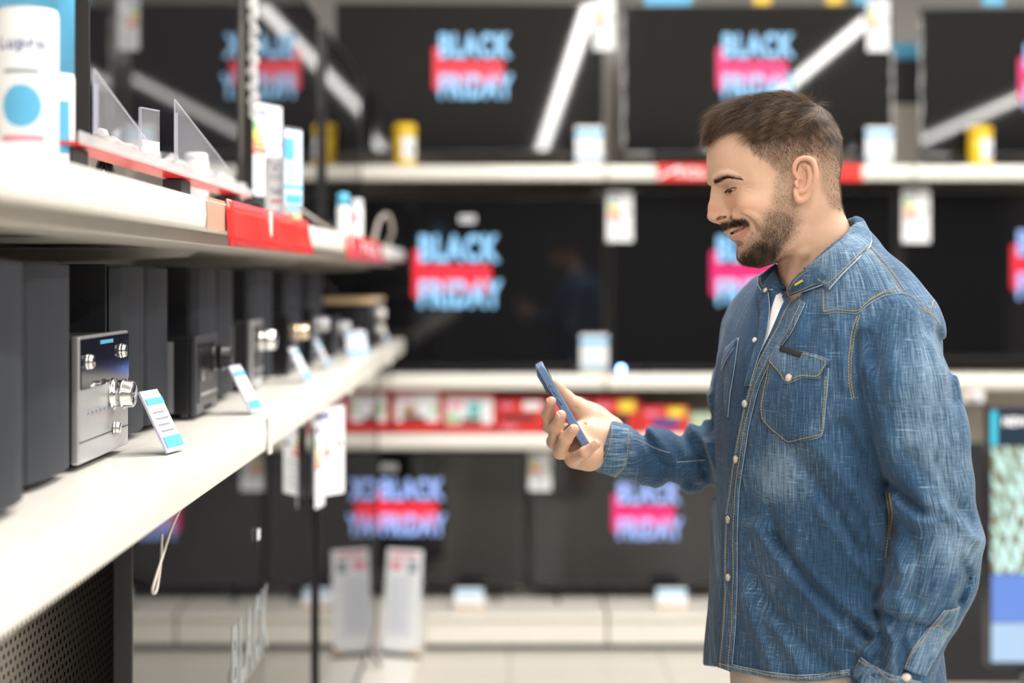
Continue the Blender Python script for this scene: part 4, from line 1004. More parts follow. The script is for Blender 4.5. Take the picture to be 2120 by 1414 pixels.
nt.links.new(at_.outputs['Color'], hs.inputs['A']); nt.links.new(nz.outputs['Color'], hs.inputs['B']); nt.links.new(hs.outputs['Result'], b.inputs['Base Color'])
bp = nt.nodes.new('ShaderNodeBump'); bp.inputs['Strength'].default_value = .22; bp.inputs['Distance'].default_value = .0008
nz2 = nt.nodes.new('ShaderNodeTexNoise'); nz2.inputs['Scale'].default_value = 900; nz2.inputs['Detail'].default_value = 2; nt.links.new(tc.outputs['Object'], nz2.inputs['Vector'])
nt.links.new(nz2.outputs['Fac'], bp.inputs['Height']); nt.links.new(bp.outputs['Normal'], b.inputs['Normal'])
b.inputs['Roughness'].default_value = .48; b.inputs['Subsurface Weight'].default_value = .25; b.inputs['Subsurface Radius'].default_value = (.010, .004, .002); b.inputs['Subsurface Scale'].default_value = .6
b.inputs['Specular IOR Level'].default_value = .38
HEAD = (HV, hq, col)
# hair
hairm = bpy.data.materials.new('brown_hair'); hairm.use_nodes = True; nt = hairm.node_tree; b = nt.nodes['Principled BSDF']
tc = nt.nodes.new('ShaderNodeTexCoord'); nz = nt.nodes.new('ShaderNodeTexNoise'); nz.inputs['Scale'].default_value = 260; nt.links.new(tc.outputs['Object'], nz.inputs['Vector'])
rp = nt.nodes.new('ShaderNodeValToRGB'); rp.color_ramp.elements[0].position = .15; rp.color_ramp.elements[0].color = (.016, .009, .006, 1); rp.color_ramp.elements[1].position = .95; rp.color_ramp.elements[1].color = (.27, .165, .092, 1)
sa = nt.nodes.new('ShaderNodeAttribute'); sa.attribute_name = 'shade'; nt.links.new(sa.outputs['Fac'], rp.inputs['Fac']); nt.links.new(rp.outputs['Color'], b.inputs['Base Color']); b.inputs['Roughness'].default_value = .45; b.inputs['Specular IOR Level'].default_value = .32
beardm = hairm.copy(); beardm.name = 'dark_beard_hair'; e = [n for n in beardm.node_tree.nodes if n.type == 'VALTORGB'][0].color_ramp.elements; e[0].color = (.016, .009, .006, 1); e[1].color = (.17, .10, .06, 1)
person_parts = []
def sample(weight, n):
    c = HV[hq].mean(1); e1 = HV[hq[:, 2]]-HV[hq[:, 0]]; e2 = HV[hq[:, 3]]-HV[hq[:, 1]]; A_ = np.linalg.norm(np.cross(e1, e2), axis=1)
    w_ = A_*weight[hq].mean(1); w_ = np.maximum(w_, 0); pr_ = w_/w_.sum(); f = RNG.choice(len(hq), n, p=pr_)
    t = RNG.rand(n, 4)**1.; t /= t.sum(1)[:, None]
    return (HV[hq[f]]*t[:, :, None]).sum(1), HN[hq[f]].mean(1)
def wdir(dx, dy, dw=0.):
    """direction given in head pixels -> world"""
    o_ = H2W(0, 0, 0); return H2W(dx, dy, dw)-o_
def tang(D_, N): 
    D_ = D_-N*(D_*N).sum(1)[:, None]; return D_/np.maximum(np.linalg.norm(D_, axis=1), .25)[:, None]
# top hair volume: long on top, swept to the front; short faded sides
topm = Mask2(1430, 1800, 160, 660, 2).poly([(1440, 150), (1440, 300), (1468, 290), (1500, 268), (1545, 262), (1560, 300), (1600, 285), (1650, 280), (1700, 270), (1745, 300), (1780, 150)], 1, 6)
tm_ = np.clip(topm.at(ix, iy)*(HN[:, 2] > -.3), 0, 1)
nrm_up = tm_*np.clip((300-hy)/50, 0, 1)
R_, N_ = sample(np.clip(tm_*1.2-.1, 0, 1)*(hy < 300)*np.where((hx > 1640) & (hy < 255), 1.8, 1), 19000)
rx, ry, rw = W2H(R_)
whorl = (1690, 228)
fx = rx-whorl[0]; fy_ = (ry-whorl[1])
bk = np.clip((rx-1655)/50, 0, 1); dirx = -1.+1.25*bk; diry = .12+.9*bk-.3*np.sin(PI*bk)*0
clump = np.sin(rx*.11+rw*.09)*.35+np.sin(rx*.05-rw*.17+ry*.06)*.3
dw_ = np.sign(rw)*np.clip(np.abs(rw)/90, 0, 1)*.30+clump*.35
Dd = tang(wdir(dirx, diry+clump*.22, dw_)*SC, N_)+N_*(.34+.22*np.sin(rx*.16+rw*.21)+.12*RNG.rand(len(R_)))[:, None]*(1-.65*bk)[:, None]
Dd = Dd/np.linalg.norm(Dd, axis=1)[:, None]
Dd += RNG.randn(*Dd.shape)*.07
Ln = (.026+.014*RNG.rand(len(R_)))*np.clip(.55+(1700-rx)/200, .5, 1.2)*np.clip(.45+(rx-1465)/90, .45, 1)*np.clip(1.35-np.abs(rw)/110*.5-(ry-200)/150*.4, .45, 1.2)
grv = lambda P_, j, d_: np.tile(np.array([-.02, 0, -.07]), (len(P_), 1))*(1+.6*j)
HAIR = [('top', R_-N_*.001, Dd, Ln, N_, .00020, grv, 5)]
# quiff at the forehead, thick and slightly raised
q_ = ((hx < 1530) & (hy > 225) & (hy < 292)).astype(float)*np.clip(sm_*1.5, 0, 1)
R_, N_ = sample(q_, 3200); rx, ry, rw = W2H(R_)
Dd = tang(wdir(-1.+0*rx, .02*rx*0-.05+np.sin(rw*.12)*.25, np.sign(rw)*.1+np.sin(rw*.2)*.35)*SC, N_)+N_*.45; Dd /= np.linalg.norm(Dd, axis=1)[:, None]; Dd += RNG.randn(*Dd.shape)*.12
HAIR.append(('quiff', R_-N_*.001, Dd, .010+.007*RNG.rand(len(R_)), N_, .00022, lambda P_, j, d_: np.tile(np.array([-.03, 0, -.04]), (len(P_), 1)), 5))
# sides and nape
sd = sm_*np.clip((ry.min() if False else (iy-238)/25), 0, 1)*np.clip(1.1-(iy-275)/110, .22, 1)
R_, N_ = sample(sd, 15000); rx, ry, rw = W2H(R_)
Dd = tang(wdir(.25+0*rx, 1.0+0*rx, 0*rx)*SC, N_)+N_*.5; Dd /= np.linalg.norm(Dd, axis=1)[:, None]; Dd += RNG.randn(*Dd.shape)*.16
fade = np.clip((345-ry)/100, 0, 1)+np.clip((rx-1700)/60, 0, .35)
HAIR.append(('side', R_, Dd, .0022+.0100*fade*(.7+.5*RNG.rand(len(R_))), N_, .00016, lambda P_, j, d_: np.tile(np.array([0, 0, -.10]), (len(P_), 1)), 3))
# beard
R_, N_ = sample(bm_**1.3*np.where((iy < 480) & (ix < 1556), 1.5, 1), 26000); rx, ry, rw = W2H(R_); _q = H2W(rx, ry, np.abs(rw)); rx = VX+_q[:, 0]/_q[:, 1]*FPX; ry = VY+(EYE-_q[:, 2])/_q[:, 1]*FPX; dens = beard.at(rx, ry)
Dd = tang(wdir(.15-np.clip((1600-rx)/60, 0, 1)*.35, 1.0+0*rx, 0*rx)*SC, N_)+N_*.42; Dd /= np.linalg.norm(Dd, axis=1)[:, None]; Dd += RNG.randn(*Dd.shape)*.22
BL = (.0014+.0085*np.clip((dens-.58)/.42, 0, 1)**1.3*np.clip((ry-440)/70, .3, 1))*(.7+.6*RNG.rand(len(R_)))
mous = (ry < 482) & (rx < 1560)
BL = np.where(mous, .0055, BL); D2_ = tang(wdir(.9+0*rx, .75+0*rx, 0*rx)*SC, N_)+N_*.45+RNG.randn(*Dd.shape)*.15; Dd[mous] = D2_[mous]; Dd /= np.linalg.norm(Dd, axis=1)[:, None]
BEARD = (R_, Dd, BL, N_)
# brows and lashes
def line_hairs(path, n, spread, L, dirf):
    path = np.array(path, float); t = RNG.rand(n)*(len(path)-1); i = np.minimum(t.astype(int), len(path)-2); f = (t-i)[:, None]
    q = path[i]*(1-f)+path[i+1]*f; q[:, 1] += RNG.randn(n)*spread*(1-.7*t/(len(path)-1)); return q, t/(len(path)-1)
BVH_H = bvh_of(HV, hq)
def on_head(q, s):
    """drop points (x, y, w) onto the face"""
    R = []; N = []
    for x, y, w in q:
        lx, lw_, ly = C(x, y, s*w); hit = BVH_H.find_nearest(Vector(H2W(lx, ly, lw_)))
        R.append(hit[0]); N.append(hit[1])
    R = np.array([tuple(v) for v in R]); N = np.array([tuple(v) for v in N]); c_ = R-np.array(HC); N *= np.sign((N*c_).sum(1))[:, None]
    return R, N
BR = []
for s in (-1, 1):
    q, t = line_hairs([(1478, 378, 0), (1487, 374, 0), (1496, 369, 0), (1504, 366.5, 0), (1516, 368, 0), (1535, 370, 0)], 850, 2.2, 0, 0)
    L_ = [SF(x, y, s) for x, y, _ in q]; R = np.array([H2W(c_[0], c_[2], c_[1]) for c_ in L_]); N = np.array([tuple(BVH_H.find_nearest(Vector(r_))[1]) for r_ in R]); N *= np.sign((N*(R-np.array(HC))).sum(1))[:, None]; Dd = tang(wdir(.8+0*t, -.75+1.2*t, s*.6+0*t)*SC, N)+N*.20+RNG.randn(len(t), 3)*.09
    BR.append((R, Dd, .0058-.002*t, N))
    t = RNG.rand(200); az = -42+104*t; el = 12-16*np.clip(t-.3, 0, 1)
    q = np.array([lidp(a_, e_-3, ER+3.6, s) for a_, e_ in zip(az, el)]); R = H2W(q[:, 0], q[:, 2], q[:, 1]); e0 = H2W(EBL[0], EBL[2], s*EBL[1]); N = R-e0; N /= np.linalg.norm(N, axis=1)[:, None]
    Dd = N*.9+wdir(-.1+0*t, .75-.5*t, s*.2*t)*SC+RNG.randn(len(t), 3)*.10; BR.append((R, Dd, .0075+0*t, np.cross(N, np.array([0, 0, 1.]))))

# ------------------------------------------------------------ phone, hands
def V3(p): return np.array(tuple(P(*p[:3])))
def chainw(F_, pts, k, cut=False):
    """pts: (px, py, depth, radius in px)"""
    for i in range(len(pts)-1):
        a_, b_ = pts[i], pts[i+1]; F_.cap(V3(a_[:3]), V3(b_[:3]), a_[3]*a_[2]/FPX, b_[3]*b_[2]/FPX, k, cut)
PH_Y = 2.125
top_ = V3((1117, 757, PH_Y)); bot_ = V3((1212, 920, PH_Y)); phc = (top_+bot_)/2; phl = np.linalg.norm(top_-bot_)+.006; ang = math.atan2(top_[0]-bot_[0], top_[2]-bot_[2])
phone = thing('smartphone', 'smartphone in a slate blue case held upright in the man\'s right hand', 'phone', tuple(phc)); phone.rotation_euler = (0, ang, 0)
# local axes: z along the phone, x = thickness (screen +x), y = width
def rbox(hx_, hy_, hz_, r, n=6, ch=.0):
    """rounded slab: rounded corners in the y-z outline, soft edges across x"""
    rings = []
    for xx, ins in ((-hx_, .0022), (-hx_+.0007, .0008), (-hx_+.0022, 0), (hx_-.0022, 0), (hx_-.0007, .0008), (hx_, .0022)):
        ring = []
        for (sy_, sz_, a0) in ((1, 1, 0), (-1, 1, 90), (-1, -1, 180), (1, -1, 270)):
            for k in range(n):
                a_ = math.radians(a0+90*k/(n-1)); ring.append(Vector((xx, sy_*(hy_-r)+(r-ins)*math.cos(a_), sz_*(hz_-r)+(r-ins)*math.sin(a_))))
        rings.append(ring)
    return rings
casem = mat('slate_blue_case', (.115, .185, .33), .42)
MB().loop(rbox(.0062, .0385, phl/2, .011)).build('case', casem, phone, smooth=False)
MB().loop([[p+Vector((.0005, 0, 0)) for p in r_] for r_ in rbox(.0060, .0355, phl/2-.003, .009)]).build('screen', mat('phone_screen', (.01, .01, .012), .06), phone)
def pill(z, L, name):
    n = 10; rings = []
    for yy, k_ in ((-.0384, 1), (-.0394, 1), (-.0400, .75)):
        rings.append([Vector((.0019*k_*math.cos(2*PI*i/n), yy, z+.0019*k_*math.sin(2*PI*i/n)+(L/2-.0019 if math.sin(2*PI*i/n) >= 0 else -L/2+.0019))) for i in range(n)])
    MB().loop(rings).build(name, mat('case_button', (.075, .15, .26), .4), phone, smooth=True)
pill(phl/2-.034, .0062, 'action_button'); pill(phl/2-.046, .0115, 'volume_button'); pill(phl/2-.061, .0115, 'volume_button')
MB().loop([[Vector((x, y, z)) for y, z in ((-.032, phl/2-.046), (-.032, phl/2-.008), (.008, phl/2-.008), (.008, phl/2-.046))] for x in (-.0092, -.0060)]).build('camera_block', casem, phone, .002)
for (y, z) in ((-.023, phl/2-.018), (-.023, phl/2-.036), (-.003, phl/2-.027)):
    MB().lathe([(.0065, 0), (.0065, .0012), (.0045, .0014), (.0005, .001)], M=Matrix.Translation((-.0090, y, z)) @ Matrix.Rotation(-PI/2, 4, 'Y')).build('lens', mat('lens_glass', (.01, .01, .015), .05), phone, smooth=True)
PHM = phone.matrix_basis if False else Matrix.Translation(phone.location) @ phone.rotation_euler.to_matrix().to_4x4()
# right hand
lo_h = V3((1085, 1000, 2.0)); hi_h = V3((1370, 770, 2.30)); lo_h = np.minimum(lo_h, hi_h); 
hnd = Field((.02, 1.99, 1.18), (.30, 2.28, 1.40), .0013)
chainw(hnd, [(1330, 937, 2.195, 26), (1262, 918, 2.175, 36)], .01)
chainw(hnd, [(1258, 916, 2.172, 34), (1225, 912, 2.165, 39), (1195, 912, 2.165, 36)], .012)
chainw(hnd, [(1262, 892, 2.190, 32), (1226, 868, 2.195, 29), (1196, 842, 2.198, 20)], .014)     # thenar
chainw(hnd, [(1198, 846, 2.198, 18), (1172, 823, 2.198, 14), (1154, 806, 2.190, 13.5), (1143, 793, 2.178, 11)], .006)   # thumb
chainw(hnd, [(1240, 936, 2.158, 27), (1220, 946, 2.135, 25), (1190, 948, 2.13, 22)], .013)      # heel of the hand
chainw(hnd, [(1195, 912, 2.165, 32), (1168, 905, 2.175, 24)], .012); chainw(hnd, [(1200, 930, 2.14, 30), (1168, 925, 2.15, 22)], .012)
fingers = {
 'index': [(1172, 893, 2.178, 17), (1139, 884, 2.15, 13), (1134, 858, 2.105, 12.5), (1141, 831, 2.078, 10.5)],
 'middle': [(1172, 914, 2.165, 17), (1147, 914, 2.125, 14.5), (1152, 886, 2.080, 13.5), (1161, 860, 2.064, 11.5)],
 'ring': [(1178, 932, 2.150, 17), (1160, 935, 2.105, 14.5), (1171, 908, 2.068, 13.5), (1188, 889, 2.056, 11.5)],
 'little': [(1192, 948, 2.135, 16), (1186, 950, 2.10, 13), (1211, 937, 2.068, 11.5), (1234, 920, 2.060, 9.8)]}
for f in fingers.values():
    sub = hnd.like()
    chainw(sub, f, .002)
    for q in f[1:3]: sub.ell(V3(q[:3]), np.ones(3)*q[3]*1.06*q[2]/FPX, .004)
    n_ = np.minimum(sub.n, hnd.n); sl_ = tuple(slice(0, k) for k in n_)
    A_ = hnd.F[sl_]; B_ = sub.F[sl_]
    # webbing only near the knuckles
    k_ = .0035; h_ = np.clip(.5+.5*(A_-B_)/k_, 0, 1); h_ = np.where(np.abs(A_-B_) < k_, h_, (A_ > B_).astype(float)); hnd.F[sl_] = A_+(B_-A_)*h_-k_*h_*(1-h_)
for pts in ([(1183, 862, 2.168, 2.4), (1200, 868, 2.160, 3), (1212, 880, 2.152, 2.4)], [(1192, 846, 2.182, 2), (1203, 856, 2.172, 2.6), (1219, 862, 2.162, 2)], [(1205, 905, 2.128, 1.2), (1216, 925, 2.12, 1.8), (1222, 945, 2.112, 1)], [(1200, 958, 2.125, 1.), (1206, 946, 2.112, 1.4), (1204, 930, 2.11, 1)]):
    chainw(hnd, pts, .003, cut=True)
hdv, hdq = hnd.mesh(2)
# keep flesh out of the phone slab
iv = np.array(PHM.inverted()); q4 = np.c_[hdv, np.ones(len(hdv))] @ iv.T
ins = (np.abs(q4[:, 1]) < .0389) & (np.abs(q4[:, 2]) < phl/2+.0003) & (np.abs(q4[:, 0]) < .0066)
push = q4[:, :3].copy(); sgn = np.where(q4[:, 0] >= -.0005, 1, -1)
near_edge = (q4[:, 1] < -.0325)
push[:, 0] = np.where(ins & ~near_edge, sgn*.0067, push[:, 0]); push[:, 1] = np.where(ins & near_edge, -.0390, push[:, 1])
hdv = (np.c_[push, np.ones(len(hdv))] @ np.array(PHM).T)[:, :3]
HDN = normals(hdv, hdq)
def hcol(V_, N_):
    c_ = np.tile(np.array([.66, .415, .29]), (len(V_), 1))
    x_ = VX+V_[:, 0]/V_[:, 1]*FPX; y_ = VY+(EYE-V_[:, 2])/V_[:, 1]*FPX
    for f in fingers.values():
        for q, am in ((f[3], .45), (f[2], .25), (f[1], .22)):
            d_ = np.linalg.norm(V_-V3(q[:3]), axis=1); w_ = am*np.exp(-(d_/.011)**2)[:, None]; c_ = c_*(1-w_)+np.array([.63, .29, .21])*w_
    return c_
HANDR = (hdv, hdq, hcol(hdv, HDN))
# left hand, tucked beside the hip below the picture's edge
lh = Field((.50, 1.78, .62), (.68, 1.98, .93), .0022)
W_ = np.array([.572, 1.885, .90])
lh.cap((.572, 1.885, .925), (.568, 1.885, .86), .031, .028, .01); lh.ell((.560, 1.885, .815), (.043, .021, .05), .012)
for i, (dx, L, r_) in enumerate(((-.030, .072, .0095), (-.010, .082, .0098), (.010, .076, .0095), (.029, .060, .0085))):
    a_ = np.array([.560+dx, 1.885, .785]); b_ = a_+np.array([dx*.12-.004, -.004, -L*.45]); c_ = b_+np.array([-.008, -.002, -L*.33]); d_ = c_+np.array([-.013, .002, -L*.24])
    lh.chain([a_, b_, c_, d_], (r_*1.05, r_, r_*.93, r_*.8), .003)
lh.chain([(.528, 1.878, .835), (.507, 1.868, .795), (.503, 1.866, .765)], (.015, .0115, .0095), .008)
lv, lq = lh.mesh(1); LN = normals(lv, lq)
HANDL = (lv, lq, np.tile(np.array([.60, .345, .23]), (len(lv), 1)))
# inner body that links head and hands under the clothes
ib = Field((.02, 1.70, .02), (.78, 2.42, 1.50), .008)
chainw(ib, [(1715, 640, 2.07, 62), (1712, 760, 2.07, 120), (1700, 1000, 2.07, 120), (1695, 1290, 2.07, 125)], .03)
chainw(ib, [(1715, 610, 2.065, 55), (1860, 680, 1.96, 62), (1905, 880, 1.91, 55), (1935, 1110, 1.91, 42)], .02); chainw(ib, [(1935, 1110, 1.91, 42), (1890, 1280, 1.895, 36), (1869, 1375, 1.885, 34)], .01)
chainw(ib, [(1715, 640, 2.07, 55), (1575, 690, 2.22, 48), (1545, 820, 2.24, 42), (1530, 945, 2.24, 38)], .02); chainw(ib, [(1530, 945, 2.24, 38), (1400, 950, 2.215, 33)], .01)
for s, (x, y) in ((-1, (.43, 2.13)), (1, (.50, 1.995))):
    ib.chain([(x, y, .90), (x-.015, y, .50), (x+.01, y+.0, .10)], (.085, .055, .042), .03)
iv_, iq = ib.mesh(1)
IB = (iv_, iq, np.tile(np.array([.60, .35, .23]), (len(iv_), 1)))
def join(parts):
    V_ = []; Q_ = []; C_ = []; n = 0
    for v_, q_, c_ in parts: V_.append(v_); Q_.append(q_+n); C_.append(c_); n += len(v_)
    return np.concatenate(V_), np.concatenate(Q_), np.concatenate(C_)
V_, Q_, C_ = join([HEAD, HANDR, HANDL, IB])
PLn = np.array(tuple(PL))
def child(o): o.location = -PL; o.parent = person; return o
body = child(np_mesh('body', V_, Q_, skin, None, attrs={'tone': C_}))
# eyes, teeth, nails
eyew = mat('eye_white', (.78, .72, .68), .12); iris = mat('iris_brown', (.05, .028, .015), .1); lens_ = mat('cornea_black', (.004, .004, .004), .05)
for s in (-1, 1):
    c_ = H2W(EBL[0], EBL[2], s*EBL[1]); R0 = ER/SCH
    look = (H2W(-.80, .62, -.05*s)-H2W(0, 0, 0)); look /= np.linalg.norm(look)
    M = Matrix.Translation(tuple(c_)) @ Vector(look).to_track_quat('Z', 'Y').to_matrix().to_4x4()
    prof = [(R0*math.sin(t_), -R0*math.cos(t_)) for t_ in np.linspace(.01, PI-.01, 20)]
    e_ = child(MB().lathe(prof, M=M, n=28).build('eyeball', eyew, None, smooth=True))
    prof = [(R0*1.012*math.sin(t_), R0*1.012*math.cos(t_)) for t_ in np.linspace(.52, .02, 8)]
    ir = MB().lathe(prof[::-1], M=M, n=24).build('iris', iris, e_, smooth=True)
    pu = MB().lathe([(R0*1.02*math.sin(t_), R0*1.02*math.cos(t_)) for t_ in (.02, .1, .2)], M=M, n=16).build('pupil', lens_, e_, smooth=True)
th = mat('tooth_enamel', (.62, .58, .52), .25)
mb = MB()
ts_, _ = crv(slit, [1]*len(slit), 3)
for s in (-1, 1):
    tt = []
    for f in np.linspace(.20, .86, 12):
        q = np.array(ts_[int(f*(len(ts_)-1))]); tt.append(tuple(H2W(q[0]+5.4, q[2]-.8, s*max(q[1]-2.6, 1))))
    mb.tube(tt, [.0022+.0005*abs(math.sin(k*1.57)) for k in range(12)], 10)
child(mb.build('teeth', th, None, smooth=True))
nail = mat('finger_nail', (.72, .47, .37), .25)
def nailat(tip, prev, up, L=.0058, Wn=.0046):
    t_ = V3(tip[:3]); pv = V3(prev[:3]); ax_ = t_-pv; ax_ /= np.linalg.norm(ax_); up = np.array(up, float); up -= ax_*(up @ ax_); up /= np.linalg.norm(up); sd_ = np.cross(ax_, up)
    r_ = tip[3]*tip[2]/FPX; c_ = t_+up*r_*.62+ax_*r_*.05; vs = []; fs = []
    for i in range(9):
        for j in range(7):
            u_ = -1+i/4; v_ = -1+j/3; k_ = math.sqrt(max(0, 1-.25*u_*u_)) if u_ > 0 else 1
            q = c_+ax_*u_*L*(1-.18*v_*v_)+sd_*v_*Wn*k_+up*(r_*.42*(1-.55*v_*v_-.10*u_*u_)); vs.append(q)
    for i in range(8):
        for j in range(6): a_ = i*7+j; fs.append((a_, a_+1, a_+8, a_+7))
    o = MB().add(vs, fs).build('nail', nail, None, smooth=True); sm = o.modifiers.new('s', 'SOLIDIFY'); sm.thickness = .0008; return child(o)
for k_, up in (('index', (-.55, -.7, .35)), ('middle', (-.5, -.75, .3)), ('ring', (-.35, -.85, .45)), ('little', (-.15, -.8, .65))):
    nailat(fingers[k_][3], fingers[k_][2], up)
hr = None
for (nm, R, Dd, L, N, r_, g_, sg) in HAIR:
    pass
def mergehair(name, L_, m):
    first = None; mes = []
    for (R, Dd, L, N, r_, g_, sg) in L_:
        o = strands('tmp', R, Dd, L, N, m, None, r_, g_ if g_ else 0, sg, False); mes.append(o)
    bm = bmesh.new()
    for o in mes: bm.from_mesh(o.data)
    me = bpy.data.meshes.new(name); bm.to_mesh(me); bm.free()
    for o in mes: d_ = o.data; bpy.data.objects.remove(o); bpy.data.meshes.remove(d_)
    o = link(name, me, m); o['kind'] = 'stuff'; return child(o)
mergehair('hair', [(R, Dd, L, N, r_, g_, sg) for (_, R, Dd, L, N, r_, g_, sg) in HAIR], hairm)
mergehair('beard', [(*BEARD[:2], BEARD[2], BEARD[3], .00011, None, 2)], beardm)
mergehair('eyebrow', [(R, Dd, L, N, .00022, None, 2) for (R, Dd, L, N) in (BR[0], BR[2])], beardm)
mergehair('eyelash', [(R, Dd, L, N, .00014, None, 2) for (R, Dd, L, N) in (BR[1], BR[3])], lens_)

# ------------------------------------------------------------ denim shirt
TY = 2.07
sh = Field((.10, 1.78, .88), (.72, 2.36, 1.60), .0036)
trow = np.array([ # y, centre, half depth, half width
 (470, 1752, 30, 30), (500, 1745, 52, 60), (525, 1736, 72, 84), (552, 1728, 96, 120), (585, 1724, 122, 175), (620, 1722, 140, 218), (670, 1718, 160, 250), (740, 1712, 178, 268), (820, 1708, 186, 266), (900, 1704, 186, 260),
 (1050, 1700, 180, 256), (1200, 1698, 180, 258), (1300, 1698, 186, 262), (1420, 1700, 194, 270)], float)
sl, X, Yw, Z = sh.sub(sh.lo, sh.lo+sh.h*sh.n)
yp = VY+(EYE-Z)/TY*FPX; q = [np.interp(yp.ravel(), trow[:, 0], trow[:, i]).reshape(yp.shape)*TY/FPX for i in (1, 2, 3)]
cx = q[0]-VX*TY/FPX; TH = D(31); fxx, fyy = -math.cos(TH), -math.sin(TH)
du = (X-cx)*fxx+(Yw-TY)*fyy; dl = (X-cx)*(-fyy)+(Yw-TY)*fxx
d = (((np.abs(du)/q[1])**2.35+(np.abs(dl)/q[2])**2.35)**(1/2.35)-1)*np.minimum(q[1], q[2])
sh.F[sl] = np.maximum(d, (455-yp)*TY/FPX)
sh.F = blur3(sh.F, 3)
# yoke slopes
chainw(sh, [(1740, 560, 2.03, 70), (1796, 606, 1.99, 66), (1852, 676, 1.955, 76)], .05)
chainw(sh, [(1690, 600, 2.12, 60), (1620, 640, 2.18, 64), (1575, 690, 2.22, 62)], .05)
chainw(sh, [(1790, 588, 2.12, 50), (1846, 676, 2.11, 76), (1872, 800, 2.10, 76)], .06)      # upper back
arm = sh.like()
chainw(arm, [(1856, 682, 1.950, 84), (1882, 800, 1.915, 90), (1894, 900, 1.915, 95), (1914, 1010, 1.91, 91), (1934, 1110, 1.91, 85)], .02)
chainw(arm, [(1937, 1110, 1.91, 90), (1918, 1190, 1.905, 92), (1900, 1255, 1.90, 88)], .02)
chainw(arm, [(1898, 1262, 1.90, 80), (1868, 1345, 1.89, 78), (1846, 1420, 1.885, 78)], .004)
chainw(arm, [(1985, 1105, 1.93, 34), (2006, 1130, 1.93, 22)], .02)
chainw(arm, [(1832, 1243, 1.87, 22), (1870, 1262, 1.853, 23), (1915, 1262, 1.86, 24), (1955, 1240, 1.88, 26), (1972, 1210, 1.90, 24)], .008)   # sleeve bunching over the forearm
chainw(arm, [(1786, 1405, 1.855, 14), (1850, 1392, 1.828, 14)], .01)
A_ = sh.F; B_ = arm.F; k_ = .006; h_ = np.clip(.5+.5*(A_-B_)/k_, 0, 1); h_ = np.where(np.abs(A_-B_) < k_, h_, (A_ > B_).astype(float)); sh.F = A_+(B_-A_)*h_-k_*h_*(1-h_)
# far arm
ra = sh.like()
chainw(ra, [(1580, 690, 2.225, 70), (1550, 800, 2.245, 72), (1530, 900, 2.25, 72), (1518, 955, 2.24, 70)], .02)
chainw(ra, [(1518, 955, 2.24, 66), (1440, 953, 2.225, 64), (1370, 950, 2.205, 58), (1310, 940, 2.19, 52)], .012)
chainw(ra, [(1306, 938, 2.186, 55), (1258, 926, 2.168, 56)], .004)
A_ = sh.F; B_ = ra.F; k_ = .016; h_ = np.clip(.5+.5*(A_-B_)/k_, 0, 1); h_ = np.where(np.abs(A_-B_) < k_, h_, (A_ > B_).astype(float)); sh.F = A_+(B_-A_)*h_-k_*h_*(1-h_)
# ---- folds pressed into the cloth
sx_ = VX+X/Yw*FPX; sy_p = VY+(EYE-Z)/Yw*FPX
Sxy = None
def fold(pts, sig, amp, yr_=(1.7, 2.5)):
    """a ridge (amp > 0) or hollow (amp < 0) along a line over the cloth, in millimetres"""
    xs = [p[0] for p in pts]; ys = [p[1] for p in pts]; m_ = sig*3
    y0w, y1w = yr_
    lo_ = [(min(xs)-m_-VX)/FPX*1.85, y0w, EYE-(max(ys)+m_-VY)/FPX*2.3]; hi_ = [(max(xs)+m_-VX)/FPX*2.3, y1w, EYE-(min(ys)-m_-VY)/FPX*(1.85 if min(ys)-m_ > VY else 2.3)]
    lo_[0] = min(lo_[0], (min(xs)-m_-VX)/FPX*2.3); hi_[0] = max(hi_[0], (max(xs)+m_-VX)/FPX*1.85)
    sl_, X_, Y_, Z_ = sh.sub(lo_, hi_)
    d_ = seg_dist2(VX+X_/Y_*FPX, VY+(EYE-Z_)/Y_*FPX, pts)
    sh.F[sl_] -= (amp*.0019*np.exp(-(d_/sig)**2)).astype(np.float32)
NEAR = (1.7, 2.06)
